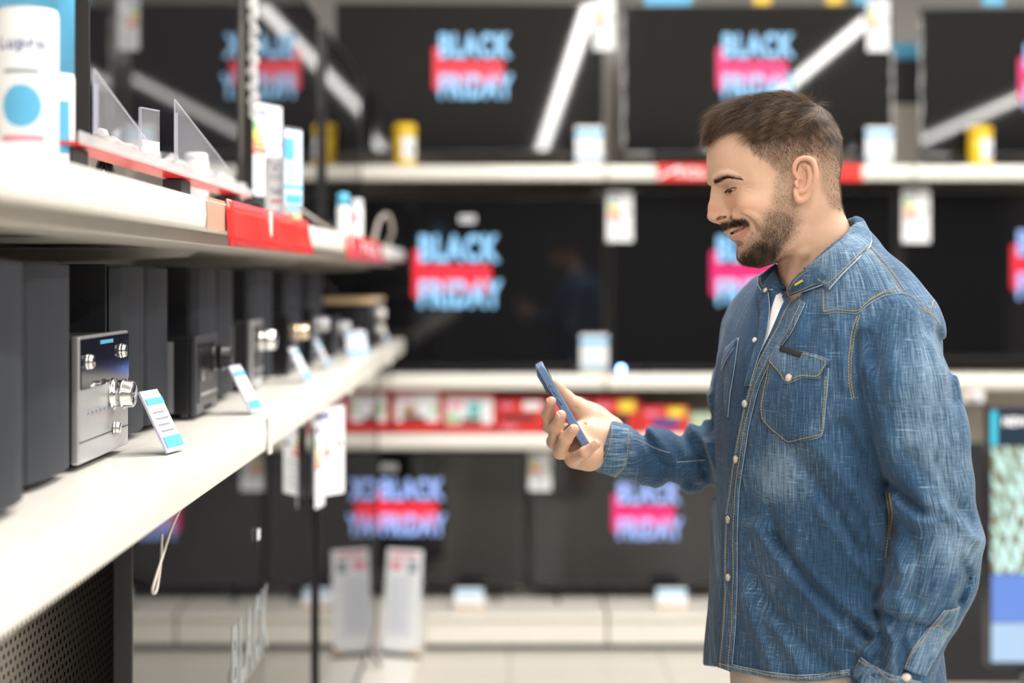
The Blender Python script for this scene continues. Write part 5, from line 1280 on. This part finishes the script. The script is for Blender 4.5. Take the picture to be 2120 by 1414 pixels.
for pts, s_, a_ in (
 ([(1640, 930), (1690, 1000), (1740, 1080), (1775, 1150)], 15, -5), ([(1675, 905), (1730, 975), (1790, 1050), (1815, 1120)], 16, 4), ([(1590, 1050), (1612, 1110), (1650, 1170)], 10, -4),
 ([(1560, 1090), (1620, 1180), (1700, 1270), (1790, 1350)], 16, 5), ([(1600, 1110), (1690, 1220), (1800, 1320)], 12, -5), ([(1550, 1180), (1600, 1260), (1660, 1330), (1720, 1380)], 15, -5),
 ([(1640, 1150), (1720, 1240), (1810, 1300)], 14, 5), ([(1540, 1240), (1570, 1320), (1600, 1390)], 14, 4), ([(1520, 1060), (1540, 1140), (1545, 1230)], 16, 3), ([(1600, 1290), (1640, 1350), (1660, 1400)], 12, 4),
 ([(1700, 1060), (1760, 1140), (1810, 1210)], 12, 4), ([(1745, 880), (1790, 960), (1825, 1030)], 14, -6), ([(1660, 640), (1640, 720), (1600, 790)], 14, 3), ([(1690, 660), (1680, 700), (1650, 760)], 10, -3),
 ([(1730, 660), (1745, 720), (1750, 800)], 12, 3), ([(1590, 800), (1560, 900), (1545, 980)], 14, 3),
 ([(1775, 690), (1770, 760), (1780, 840), (1803, 920), (1832, 1010), (1842, 1090), (1832, 1180), (1815, 1245)], 9, -5),
 # near sleeve
 ([(1840, 1000), (1870, 1030), (1910, 1062)], 12, -9), ([(1850, 1040), (1890, 1075), (1930, 1082)], 13, 6), ([(1880, 940), (1925, 1000), (1975, 1060)], 15, -4), ([(1940, 960), (1975, 1030), (2005, 1085)], 12, -4),
 ([(1955, 1050), (1990, 1085), (2022, 1120)], 14, 6), ([(1990, 1160), (2005, 1195), (1985, 1245)], 10, -6), ([(1960, 1150), (1945, 1200), (1925, 1245)], 14, 4), ([(1850, 1130), (1870, 1190), (1855, 1240)], 12, 4),
 ([(1885, 1100), (1900, 1170), (1890, 1235)], 12, -4), ([(1850, 620), (1840, 720), (1848, 820)], 14, 3), ([(1800, 700), (1815, 800), (1840, 900)], 12, -3), ([(1890, 640), (1905, 740), (1915, 850)], 16, 3),
 ([(1940, 690), (1965, 760), (1975, 830)], 10, -4), ([(1925, 700), (1950, 780), (1960, 860)], 10, 3), ([(1800, 760), (1830, 870), (1850, 950)], 12, 4), ([(1830, 1290), (1850, 1330), (1845, 1390)], 8, 7), ([(1815, 1270), (1825, 1320), (1818, 1380)], 9, -6), ([(1880, 1290), (1920, 1300), (1950, 1290)], 9, -5), ([(1870, 1330), (1880, 1360), (1870, 1400)], 8, -4)):
    fold(pts, s_, a_, NEAR if min(p[0] for p in pts) > 1830 else (1.7, 2.5))
FAR = (2.12, 2.5)
for pts, s_, a_ in (([(1320, 885), (1350, 930), (1390, 1010)], 9, -5), ([(1345, 885), (1385, 940), (1425, 1015)], 9, 4.5), ([(1400, 890), (1440, 940), (1480, 1020)], 10, -5), ([(1430, 880), (1470, 930), (1500, 980)], 10, 5),
 ([(1460, 850), (1490, 890), (1500, 930)], 9, -6), ([(1470, 820), (1492, 860), (1505, 880)], 8, 5), ([(1300, 900), (1310, 950), (1330, 1000)], 7, 3), ([(1370, 1010), (1430, 1000), (1490, 1020)], 8, -3), ([(1500, 740), (1485, 790), (1475, 840)], 9, 3)):
    fold(pts, s_, a_, FAR)
# low frequency rumple over everything
rs = np.random.RandomState(5)
rum = np.zeros(np.broadcast(X, Yw, Z).shape, np.float32)
for i in range(16):
    k3 = rs.randn(3)*np.array([26, 26, 14])*(1 if i < 9 else 2.3); ph = rs.rand()*6.28; rum += ((.0007 if i < 9 else .00035)*np.sin(k3[0]*X+k3[1]*Yw+k3[2]*Z+ph)).astype(np.float32)
sh.F -= rum
# hem, cuff ends and neckline are cut open
hemx = [1460, 1487, 1530, 1590, 1650, 1700, 1768, 1900, 2100]; hemy = [1378, 1381, 1392, 1404, 1411, 1409, 1398, 1390, 1390]
hy_ = np.interp(sx_.ravel(), hemx, hemy).reshape(sx_.shape)
torso_side = ~((sx_ > 1762) & (Yw < 1.99))
cutv = (sy_p-hy_)*Yw/FPX
sh.F = np.where(torso_side & (sx_ > 1440), np.maximum(sh.F, cutv), sh.F)
sh.F = np.where(~torso_side, np.maximum(sh.F, (sy_p-1436)*Yw/FPX), sh.F)
# far cuff end plane
cn = V3((1262, 880, 2.17)); cm = V3((1226, 972, 2.17)); e1 = cm-cn; e1 /= np.linalg.norm(e1); nn = np.array([-e1[2], 0, e1[0]]); nn = nn if nn[0] < 0 else -nn
pd = (X-cn[0])*nn[0]+(Z-cn[2])*nn[2]; sh.F = np.where(sx_ < 1420, np.maximum(sh.F, pd+0*Yw), sh.F)
# hollow neckline around the neck
nk = [V3(q_) for q_ in ((1678, 470, 2.065), (1693, 540, 2.065), (1690, 575, 2.06))]
sh.chain(nk, (.060, .062, .050), .006, cut=True)
sh.cap(V3((1640, 585, 2.03)), V3((1612, 640, 2.0)), .030, .012, .008, cut=True)
SV, SQ = sh.mesh(2); SN = normals(SV, SQ)
c0 = np.array([.46, 2.07, 1.2])
if (SN*(SV-c0)).sum(1).mean() < 0: SQ = SQ[:, ::-1]; SN = -SN
px_ = VX+SV[:, 0]/SV[:, 1]*FPX; py_ = VY+(EYE-SV[:, 2])/SV[:, 1]*FPX
fade = np.zeros(len(SV))  # worn lighter patches, and darker ones along the arm, front edge and elbow
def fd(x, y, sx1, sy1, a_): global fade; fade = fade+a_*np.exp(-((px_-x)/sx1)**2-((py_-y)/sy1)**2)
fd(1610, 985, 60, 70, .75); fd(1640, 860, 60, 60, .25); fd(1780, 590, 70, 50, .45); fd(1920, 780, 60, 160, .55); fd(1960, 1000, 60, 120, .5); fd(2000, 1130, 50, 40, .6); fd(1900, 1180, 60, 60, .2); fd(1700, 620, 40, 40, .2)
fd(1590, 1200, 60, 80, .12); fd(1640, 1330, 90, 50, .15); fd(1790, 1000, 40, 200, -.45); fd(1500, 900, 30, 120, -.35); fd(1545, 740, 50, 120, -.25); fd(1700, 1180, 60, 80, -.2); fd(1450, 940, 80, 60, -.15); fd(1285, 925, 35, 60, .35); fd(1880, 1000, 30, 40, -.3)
denim = bpy.data.materials.new('denim'); denim.use_nodes = True; nt = denim.node_tree; b = nt.nodes['Principled BSDF']; b.inputs['Roughness'].default_value = .85; b.inputs['Specular IOR Level'].default_value = .2
b.inputs['Sheen Weight'].default_value = .12; b.inputs['Sheen Roughness'].default_value = .5
tc = nt.nodes.new('ShaderNodeTexCoord')
def nz_(sc, scale=1, det=2):
    mp = nt.nodes.new('ShaderNodeMapping'); mp.inputs['Scale'].default_value = sc; n = nt.nodes.new('ShaderNodeTexNoise'); n.inputs['Scale'].default_value = scale; n.inputs['Detail'].default_value = det
    nt.links.new(wa_.outputs['Vector'], mp.inputs['Vector']); nt.links.new(mp.outputs['Vector'], n.inputs['Vector']); return n.outputs['Fac']
wa_ = nt.nodes.new('ShaderNodeAttribute'); wa_.attribute_name = 'weave'
vert = nz_((900, 1, 36)); hori = nz_((55, 1, 1000)); fine = nz_((1700, 1, 1300)); big = nz_((9, 1, 7), 1, 4); slub = nz_((380, 1, 12)); hsl = nz_((18, 1, 420))
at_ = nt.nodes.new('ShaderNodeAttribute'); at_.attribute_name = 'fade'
def mt(op, a_, b2, c2=None):
    n = nt.nodes.new('ShaderNodeMath'); n.operation = op
    for i, v in enumerate((a_, b2, c2)):
        if v is None: continue
        if isinstance(v, (int, float)): n.inputs[i].default_value = v
        else: nt.links.new(v, n.inputs[i])
    return n.outputs[0]
s1 = mt('MULTIPLY_ADD', vert, .46, mt('MULTIPLY', hori, .26)); s1 = mt('MULTIPLY_ADD', fine, .30, s1); s1 = mt('MULTIPLY_ADD', slub, .24, s1)
hs_ = mt('MULTIPLY', mt('MAXIMUM', mt('SUBTRACT', hsl, .62), 0), 1.0); s1 = mt('ADD', s1, hs_)
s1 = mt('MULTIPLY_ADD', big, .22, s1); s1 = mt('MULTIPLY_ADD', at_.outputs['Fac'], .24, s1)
rp = nt.nodes.new('ShaderNodeValToRGB'); E_ = rp.color_ramp.elements
E_[0].position = .52; E_[0].color = (.005, .015, .040, 1); E_[1].position = 1.10; E_[1].color = (.30, .42, .54, 1)
q_ = E_.new(.78); q_.color = (.034, .088, .168, 1)
sc_ = mt('MULTIPLY', s1, 1.0); nt.links.new(sc_, rp.inputs['Fac']); nt.links.new(rp.outputs['Color'], b.inputs['Base Color'])
bp = nt.nodes.new('ShaderNodeBump'); bp.inputs['Strength'].default_value = .35; bp.inputs['Distance'].default_value = .001; nt.links.new(mt('ADD', vert, mt('ADD', fine, mt('MULTIPLY', slub, .5))), bp.inputs['Height']); nt.links.new(bp.outputs['Normal'], b.inputs['Normal'])
def weave(V):
    V = np.asarray(V, float); x = VX+V[:, 0]/V[:, 1]*FPX; y = VY+(EYE-V[:, 2])/V[:, 1]*FPX
    ty = np.arctan2(V[:, 1]-TY, -(V[:, 0]-.46)); u = ty*.17; v = V[:, 2].copy()
    near_ = (x > np.interp(y, [600, 700, 800, 920, 1010, 1090, 1180, 1250, 1440], [1870, 1772, 1778, 1803, 1832, 1842, 1832, 1812, 1760])) & (V[:, 1] < 2.02) & (y > 640)
    ax_ = np.interp(y, [640, 800, 1010, 1110, 1262, 1420], [.535, .538, .557, .570, .545, .505]); u = np.where(near_, np.arctan2(V[:, 1]-1.92, -(V[:, 0]-ax_))*.065+3, u)
    far_ = (x < 1500) & (V[:, 1] > 2.08); u = np.where(far_, np.arctan2(V[:, 2]-1.245, -(V[:, 1]-2.21))*.045+6, u); v = np.where(far_, V[:, 0], v)
    return np.stack([u, 0*u, v], 1)
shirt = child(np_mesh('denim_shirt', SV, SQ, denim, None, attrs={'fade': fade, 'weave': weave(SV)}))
SB = bvh_of(SV, SQ)
camo = Vector((0, 0, EYE))
def cast(x, y, off=.0, tree=None, maxy=9):
    d_ = (P(x, y, 1.0)-camo).normalized(); h_ = (tree or SB).ray_cast(camo, d_)
    if h_[0] is None:
        h_ = (tree or SB).find_nearest(P(x, y, 2.05))
    n = h_[1]
    if n.dot(d_) > 0: n = -n
    return h_[0]+n*off, n
def smoothn(L, k=2):
    for _ in range(k): L = [L[0]]+[(L[i-1]+L[i]*2+L[i+1])/4 for i in range(1, len(L)-1)]+[L[-1]]
    return L
def dens(pts, step=7):
    out = []
    for i in range(len(pts)-1):
        (x0, y0), (x1, y1) = pts[i][:2], pts[i+1][:2]; n = max(1, int(math.hypot(x1-x0, y1-y0)/step))
        out += [(x0+(x1-x0)*k/n, y0+(y1-y0)*k/n) for k in range(n)]
    return out+[tuple(pts[-1][:2])]
def resample(pts, n):
    L = [0]
    for i in range(1, len(pts)): L.append(L[-1]+math.hypot(pts[i][0]-pts[i-1][0], pts[i][1]-pts[i-1][1]))
    return [(float(np.interp(L[-1]*k/(n-1), L, [p[0] for p in pts])), float(np.interp(L[-1]*k/(n-1), L, [p[1] for p in pts]))) for k in range(n)]
def setweave(me):
    n = len(me.vertices); a = np.empty(n*3, np.float32); me.vertices.foreach_get('co', a); w_ = weave(a.reshape(-1, 3))
    at = me.color_attributes.new('weave', 'FLOAT_COLOR', 'POINT'); at.data.foreach_set('color', np.concatenate([w_+[.37, 0, .21], np.ones((n, 1))], 1).astype(np.float32).ravel())
def ribbon(name, A, B, off, thick, m, parent, nu=40, nv=8, fadev=0., puff=0., edge=2):
    A = resample(A, nu); B = resample(B, nu); vs = []; top = []
    for a_, b_ in zip(A, B):
        row = []; 
        for j in range(nv):
            f = j/(nv-1); q, n = cast(a_[0]*(1-f)+b_[0]*f, a_[1]*(1-f)+b_[1]*f, 0); row.append(q+n*(off+puff*math.sin(PI*f)))
        top.append(smoothn(row, 1))
    for j in range(nv):
        colm = smoothn([top[i][j] for i in range(nu)], 2)
        for i in range(nu): top[i][j] = colm[i]
    vs = [p for r_ in top for p in r_]; fs = []
    for i in range(nu-1):
        for j in range(nv-1): k = i*nv+j; fs.append((k, k+1, k+nv+1, k+nv))
    me = bpy.data.meshes.new(name); me.from_pydata([tuple(v) for v in vs], [], fs); me.update()
    o = link(name, me, m, None, smooth=True)
    # face the camera side
    if sum(((p_.center-camo).dot(p_.normal)) for p_ in me.polygons) > 0: me.flip_normals()
    at = me.attributes.new('fade', 'FLOAT', 'POINT'); at.data.foreach_set('value', [fadev]*len(me.vertices)); setweave(me)
    sm = o.modifiers.new('s', 'SOLIDIFY'); sm.thickness = thick; sm.offset = 1.0 if thick > 0 else -1
    o.location = -PL if parent is person else (0, 0, 0); o.parent = parent
    if edge:
        mb = MB(); ou = .6*thick
        for L in ([top[i][0] for i in range(nu)], [top[i][-1] for i in range(nu)], top[0], top[-1])[:edge]:
            L = [p-(p-camo).normalized()*ou for p in L]
            if (L[0]-L[-1]).length > .004: mb.tube(L, .0006, 5)
        mb.build('worn_edge', wornm, o, smooth=True)
    return o
wornm = mat('worn_denim_edge', (.34, .42, .50), .8, bump=(800, .3))
thread = mat('golden_thread', (.60, .40, .06), .6)
def stitch(name, lines, parent, off=.0012, tree=None, dash=.0030, gap=.0012, r=.00042, m_=None):
    mb = MB()
    for pts in lines:
        q = []
        for (x, y) in dens(pts, 4):
            p_, n = cast(x, y, off, tree); q.append(p_)
        q = smoothn(q, 2); L = 0; seg = []; on = True
        cum = [0]
        for i in range(1, len(q)): cum.append(cum[-1]+(q[i]-q[i-1]).length)
        s_ = 0; j = 0
        def atl(s):
            i = int(np.searchsorted(cum, s)); i = min(max(i, 1), len(q)-1); t = (s-cum[i-1])/max(cum[i]-cum[i-1], 1e-9); return q[i-1].lerp(q[i], min(max(t, 0), 1))
        while s_+dash < cum[-1]:
            a_, b_ = atl(s_), atl(s_+dash)
            if .0005 < (a_-b_).length < dash*1.6: mb.tube([a_, b_], r, 5)
            s_ += dash+gap
    o = mb.build(name, m_ or thread, None); o.location = -PL if parent is person else (0, 0, 0); o.parent = parent; return o
snapm = mat('pearl_snap', (.62, .58, .52), .25); rim = mat('snap_rim', (.35, .32, .28), .3, metal=1)
def snap(name, x, y, r=.0062, parent=None, off=.003):
    p_, n = cast(x, y, off); M = Matrix.Translation(p_) @ n.to_track_quat('Z', 'Y').to_matrix().to_4x4()
    o = MB().lathe([(r, -.003), (r, .0006), (r*.86, .0012), (r*.84, .0008)], M=M, n=24).build(name, rim, None, smooth=True); o.location = -PL if parent is person else (0, 0, 0); o.parent = parent
    MB().lathe([(r*.84, .0004), (r*.8, .0012), (r*.5, .0019), (.0003, .0021)], M=M, n=24).build('pearl_top', snapm, o, smooth=True); return o
# shirt edges: front placket
pl_r = [(1668, 628), (1640, 690), (1598, 745), (1572, 800), (1552, 880), (1540, 960), (1532, 1010), (1528, 1080), (1528, 1200), (1524, 1300), (1516, 1388)]
pl_l = [(1642, 608), (1610, 680), (1568, 755), (1545, 830), (1530, 900), (1518, 970), (1506, 1060), (1502, 1150), (1503, 1220), (1498, 1300), (1490, 1380)]
plk = ribbon('placket', pl_l, pl_r, .0012, .0022, denim, shirt, 70, 7, .12)
stitch('placket_stitching', [[(x+5, y) for x, y in pl_l], [(x-5, y) for x, y in pl_r]], plk, .0046)
for x, y in ((1645, 617), (1547, 836), (1529, 951), (1513, 1075), (1513, 1195)): snap('snap_button', x, y, .0060, shirt, .0050)
# far front edge of the open neck with inner snaps
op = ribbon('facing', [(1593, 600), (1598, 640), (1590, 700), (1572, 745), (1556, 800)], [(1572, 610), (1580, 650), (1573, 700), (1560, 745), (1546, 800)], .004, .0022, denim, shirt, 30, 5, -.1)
for x, y in ((1592, 606), (1570, 707)): snap('inner_snap', x, y, .0045, shirt, .0075)
tee = ribbon('tee_shirt', [(1634, 598), (1620, 630), (1600, 680), (1578, 725)], [(1606, 612), (1592, 660), (1584, 695), (1576, 725)], .0005, .0012, mat('white_cotton', (.78, .77, .76), .8), person, 20, 5, edge=0)
# pocket, flap and label
pk = ribbon('chest_pocket', [(1600, 745), (1588, 790), (1576, 840), (1577, 868), (1598, 890), (1631, 917)], [(1716, 762), (1714, 800), (1709, 840), (1706, 880), (1702, 905), (1631, 917)][:5]+[(1640, 917)], .0008, .0018, denim, shirt, 34, 16, .10, .001)
stitch('pocket_stitching', [[(1597, 752), (1590, 790), (1579, 840), (1580, 866), (1600, 888), (1632, 913), (1702, 901), (1706, 860), (1712, 775)]], pk, .0036)
fl = ribbon('pocket_flap', [(1612, 718), (1650, 726), (1690, 736), (1720, 747)], [(1597, 748), (1615, 768), (1631, 796), (1663, 782), (1700, 784), (1702, 778)], .0034, .0020, denim, shirt, 30, 10, .25, .001)
stitch('flap_stitching', [[(1600, 749), (1617, 767), (1632, 791), (1662, 778), (1697, 780), (1716, 750), (1690, 741), (1650, 731), (1616, 723)]], fl, .0064)
MB_ = ribbon('cloth_label', [(1624, 719), (1645, 724), (1668, 730)], [(1622, 731), (1643, 736), (1664, 742)], .0062, .0010, mat('black_cloth', (.012, .012, .012), .7), shirt, 12, 5, edge=0)
snap('snap_button', 1640, 783, .0062, shirt, .0072)
# far pocket at the front silhouette
fp = ribbon('far_chest_pocket', [(1512, 735), (1502, 780), (1502, 840), (1506, 862)], [(1530, 700), (1522, 760), (1512, 820), (1508, 864)], .001, .0018, denim, shirt, 16, 5, 0)
ff = ribbon('far_pocket_flap', [(1508, 722), (1520, 712), (1532, 702)], [(1497, 768), (1505, 750), (1524, 722)], .004, .0018, denim, shirt, 10, 6, .2)
# yoke and sleeve seams
yoke = ribbon('front_yoke', [(1706, 598), (1705, 620), (1703, 652), (1728, 646), (1755, 648), (1776, 650), (1800, 628), (1830, 612), (1868, 607)], [(1712, 596), (1735, 575), (1760, 552), (1775, 540), (1786, 526), (1800, 514), (1812, 530), (1835, 560), (1862, 600)], .0004, .0012, denim, shirt, 44, 12, .35)
stitch('yoke_stitching', [[(1707, 602), (1706, 648), (1728, 641), (1760, 644), (1778, 645), (1800, 623), (1830, 607), (1860, 602)], [(1790, 632), (1808, 617), (1835, 603), (1858, 597)], [(1796, 516), (1830, 553), (1868, 606)], [(1802, 512), (1838, 552), (1875, 606)]], yoke, .0024)
stitch('armhole_stitching', [[(1775, 655), (1762, 690), (1756, 740), (1756, 790), (1764, 830)], [(1781, 652), (1768, 690), (1761, 740), (1760, 790), (1768, 830)]], shirt, .0010)
stitch('shoulder_stitching', [[(1868, 608), (1885, 612), (1905, 630), (1935, 655)]], shirt, .0010)
stitch('side_seam_stitching', [[(1835, 1020), (1842, 1060), (1836, 1120), (1835, 1160)], [(1842, 1022), (1849, 1060), (1842, 1120)]], shirt, .0010)
stitch('back_yoke_stitching', [[(1905, 636), (1922, 648), (1938, 660), (1946, 672)], [(1932, 622), (1928, 636)]], shirt, .0010)
hemr = ribbon('hem', [(1490, 1368), (1530, 1379), (1590, 1391), (1650, 1398), (1700, 1396), (1760, 1386)], [(1489, 1379), (1530, 1390), (1590, 1402), (1650, 1408), (1700, 1406), (1762, 1396)], .0006, .0016, denim, shirt, 60, 4, .35)
stitch('hem_stitching', [[(1492, 1373), (1530, 1383), (1590, 1395), (1650, 1402), (1700, 1400), (1760, 1390)]], hemr, .0032)
# cuffs
cf = ribbon('cuff', [(1265, 882), (1262, 905), (1256, 930), (1246, 955), (1232, 970)], [(1300, 890), (1304, 915), (1302, 940), (1293, 965), (1275, 985)], .0012, .0024, denim, shirt, 22, 8, .35)
stitch('cuff_stitching', [[(1269, 884), (1266, 906), (1260, 931), (1250, 955), (1238, 970)], [(1298, 892), (1300, 915), (1298, 940), (1288, 965), (1272, 982)]], cf, .0046)
seamf = stitch('sleeve_seam_stitching', [[(1305, 905), (1350, 925), (1388, 938)], [(1400, 957), (1462, 952)]], shirt, .001, m_=mat('pale_thread', (.45, .50, .52), .7), gap=.0002)
slp = ribbon('sleeve_placket', [(1956, 1262), (1925, 1298), (1895, 1335), (1870, 1385)], [(1984, 1256), (1970, 1300), (1945, 1340), (1912, 1400)], .0012, .0022, denim, shirt, 30, 7, .35)
stitch('sleeve_placket_stitching', [[(1959, 1264), (1928, 1300), (1898, 1337), (1873, 1384)], [(1958, 1262), (1981, 1259)], [(1932, 1293), (1962, 1310)]], slp, .0044)
cf2 = ribbon('cuff', [(1784, 1360), (1810, 1382), (1850, 1398), (1905, 1412)], [(1768, 1400), (1800, 1424), (1850, 1432), (1900, 1434)], .0014, .0024, denim, shirt, 26, 7, .3)
stitch('cuff_stitching', [[(1784, 1366), (1810, 1387), (1850, 1402), (1905, 1416)]], cf2, .0048)
snap('snap_button', 1878, 1407, .0066, shirt, .0055)
# collar: the stand and two leaves folded over it
ALLB = bvh_of(np.concatenate([SV, HV]), np.concatenate([SQ, hq+len(SV)]))
def leaf(name, inner, outer, thick, m_, parent, fadev=.3, nu=30, nv=9, bulge=.004, snapto=False):
    I = [Vector(V3(p)) for p in inner]; O = [Vector(V3(p)) for p in outer]
    if snapto:
        def near(p, v, off):
            d_ = (P(p[0], p[1], 1.0)-camo).normalized(); h_ = ALLB.ray_cast(camo, d_)
            if h_[0] is None or h_[0].y > v.y+.03: return v
            return camo+d_*((h_[0]-camo).length-off)
        I = [near(p, v, .006) for p, v in zip(inner, I)]; O = [near(p, v, .005) for p, v in zip(outer, O)]
    def rs_(L):
        cum = [0]
        for i in range(1, len(L)): cum.append(cum[-1]+(L[i]-L[i-1]).length)
        return [Vector([np.interp(cum[-1]*k/(nu-1), cum, [v[a_] for v in L]) for a_ in range(3)]) for k in range(nu)]
    I, O = smoothn(rs_(I), 2), smoothn(rs_(O), 0 if snapto else 1); vs = []
    for a_, b_ in zip(I, O):
        for j in range(nv):
            f = j/(nv-1); q = a_.lerp(b_, f); q += (camo-q).normalized()*bulge*math.sin(PI*f)**.7; vs.append(q)
    fs = [(i*nv+j, i*nv+j+1, (i+1)*nv+j+1, (i+1)*nv+j) for i in range(nu-1) for j in range(nv-1)]
    me = bpy.data.meshes.new(name); me.from_pydata([tuple(v) for v in vs], [], fs); me.update(); o = link(name, me, m_, None, smooth=True)
    at = me.attributes.new('fade', 'FLOAT', 'POINT'); at.data.foreach_set('value', [fadev]*len(me.vertices)); setweave(me)
    sm = o.modifiers.new('s', 'SOLIDIFY'); sm.thickness = thick; sm.offset = 0; o.location = -PL if parent is person else (0, 0, 0); o.parent = parent
    MB().tube(O, .0015, 6).build('worn_edge', wornm, o, smooth=True)
    return o, BVHTree.FromPolygons([v for v in vs], fs)
c1, t1 = leaf('collar_leaf', [(1664, 556, 2.012), (1690, 538, 1.995), (1720, 515, 1.985), (1745, 494, 1.995), (1757, 476, 2.03), (1772, 462, 2.07), (1790, 459, 2.12)],
     [(1716, 600, 1.965, 1), (1722, 592, 1.962, 1), (1745, 566, 1.965), (1772, 540, 1.972), (1800, 512, 1.99), (1804, 500, 2.03), (1801, 482, 2.11)], .0026, denim, shirt, .35, snapto=True, bulge=.007)
stitch('collar_stitching', [[(1672, 560), (1700, 582), (1714, 590), (1735, 570), (1765, 540), (1798, 508)]], c1, .0024, tree=t1)
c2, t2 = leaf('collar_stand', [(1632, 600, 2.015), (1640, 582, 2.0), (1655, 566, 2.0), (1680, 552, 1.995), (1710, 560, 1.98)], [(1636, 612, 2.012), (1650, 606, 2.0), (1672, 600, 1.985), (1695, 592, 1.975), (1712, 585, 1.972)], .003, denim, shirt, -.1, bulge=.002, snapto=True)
stitch('collar_stitching', [[(1637, 598), (1645, 583), (1660, 570), (1680, 558)], [(1640, 606), (1665, 598), (1690, 588)]], c2, .0022, tree=t2)
MBb = MB().tube([cast(1648, 590, .003, t2)[0], cast(1664, 582, .003, t2)[0]], .0018, 6).build('buttonhole', thread, c2)
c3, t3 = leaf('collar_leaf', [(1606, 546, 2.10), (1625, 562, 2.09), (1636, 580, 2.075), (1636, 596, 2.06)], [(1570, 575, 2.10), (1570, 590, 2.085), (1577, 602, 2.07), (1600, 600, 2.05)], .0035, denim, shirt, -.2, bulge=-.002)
stitch('collar_stitching', [[(1575, 578), (1574, 590), (1580, 598), (1600, 594), (1625, 588)]], c3, .0026, tree=t3)
c4, t4 = leaf('collar_back', [(1757, 476, 2.03), (1764, 466, 2.07), (1775, 461, 2.12), (1785, 461, 2.16)], [(1768, 500, 2.03), (1778, 490, 2.07), (1790, 484, 2.12), (1800, 482, 2.16)], .003, denim, shirt, .1)

# ------------------------------------------------------------ trousers and shoes
tr = Field((.24, 1.82, .02), (.68, 2.34, 1.04), .007)
tr.ell((.462, 2.07, .93), (.135, .150, .16), .03)
for (x, y) in ((.44, 2.15), (.485, 1.985)):
    tr.chain([(x, y, .90), (x-.01, y, .70), (x-.005, y, .48), (x+.015, y, .25), (x+.02, y, .07)], (.105, .092, .070, .062, .062), .03)
ax_z = tr.ax[2][None, None, :]; tr.F = np.maximum(tr.F, np.maximum(ax_z-1.00, .05-ax_z)).astype(np.float32)
tv, tq = tr.mesh(2); child(np_mesh('trousers', tv, tq, mat('beige_chino', (.56, .44, .38), .8, bump=(300, .1))))
for (x, y) in ((.44, 2.15), (.485, 1.985)):
    sf = Field((x-.24, y-.09, -.01), (x+.12, y+.09, .16), .004)
    sf.chain([(x+.03, y, .05), (x-.06, y, .045), (x-.15, y, .035)], (.045, .043, .036), .02); sf.cap((x+.03, y, .05), (x+.03, y, .10), .045, .042, .02)
    zz = sf.ax[2][None, None, :]; sf.F = np.maximum(sf.F, .012-zz).astype(np.float32); v1, q1 = sf.mesh(1); so = child(np_mesh('shoe', v1, q1, mat('white_leather', (.7, .69, .66), .5)))
    s2 = Field((x-.24, y-.09, -.01), (x+.12, y+.09, .04), .004); s2.chain([(x+.03, y, .012), (x-.06, y, .012), (x-.15, y, .012)], (.048, .046, .040), .02)
    zz = s2.ax[2][None, None, :]; s2.F = np.maximum(np.maximum(s2.F, zz-.018), .0-zz).astype(np.float32); v1, q1 = s2.mesh(0); o = np_mesh('sole', v1, q1, mat('rubber_sole', (.6, .6, .58), .6), so)
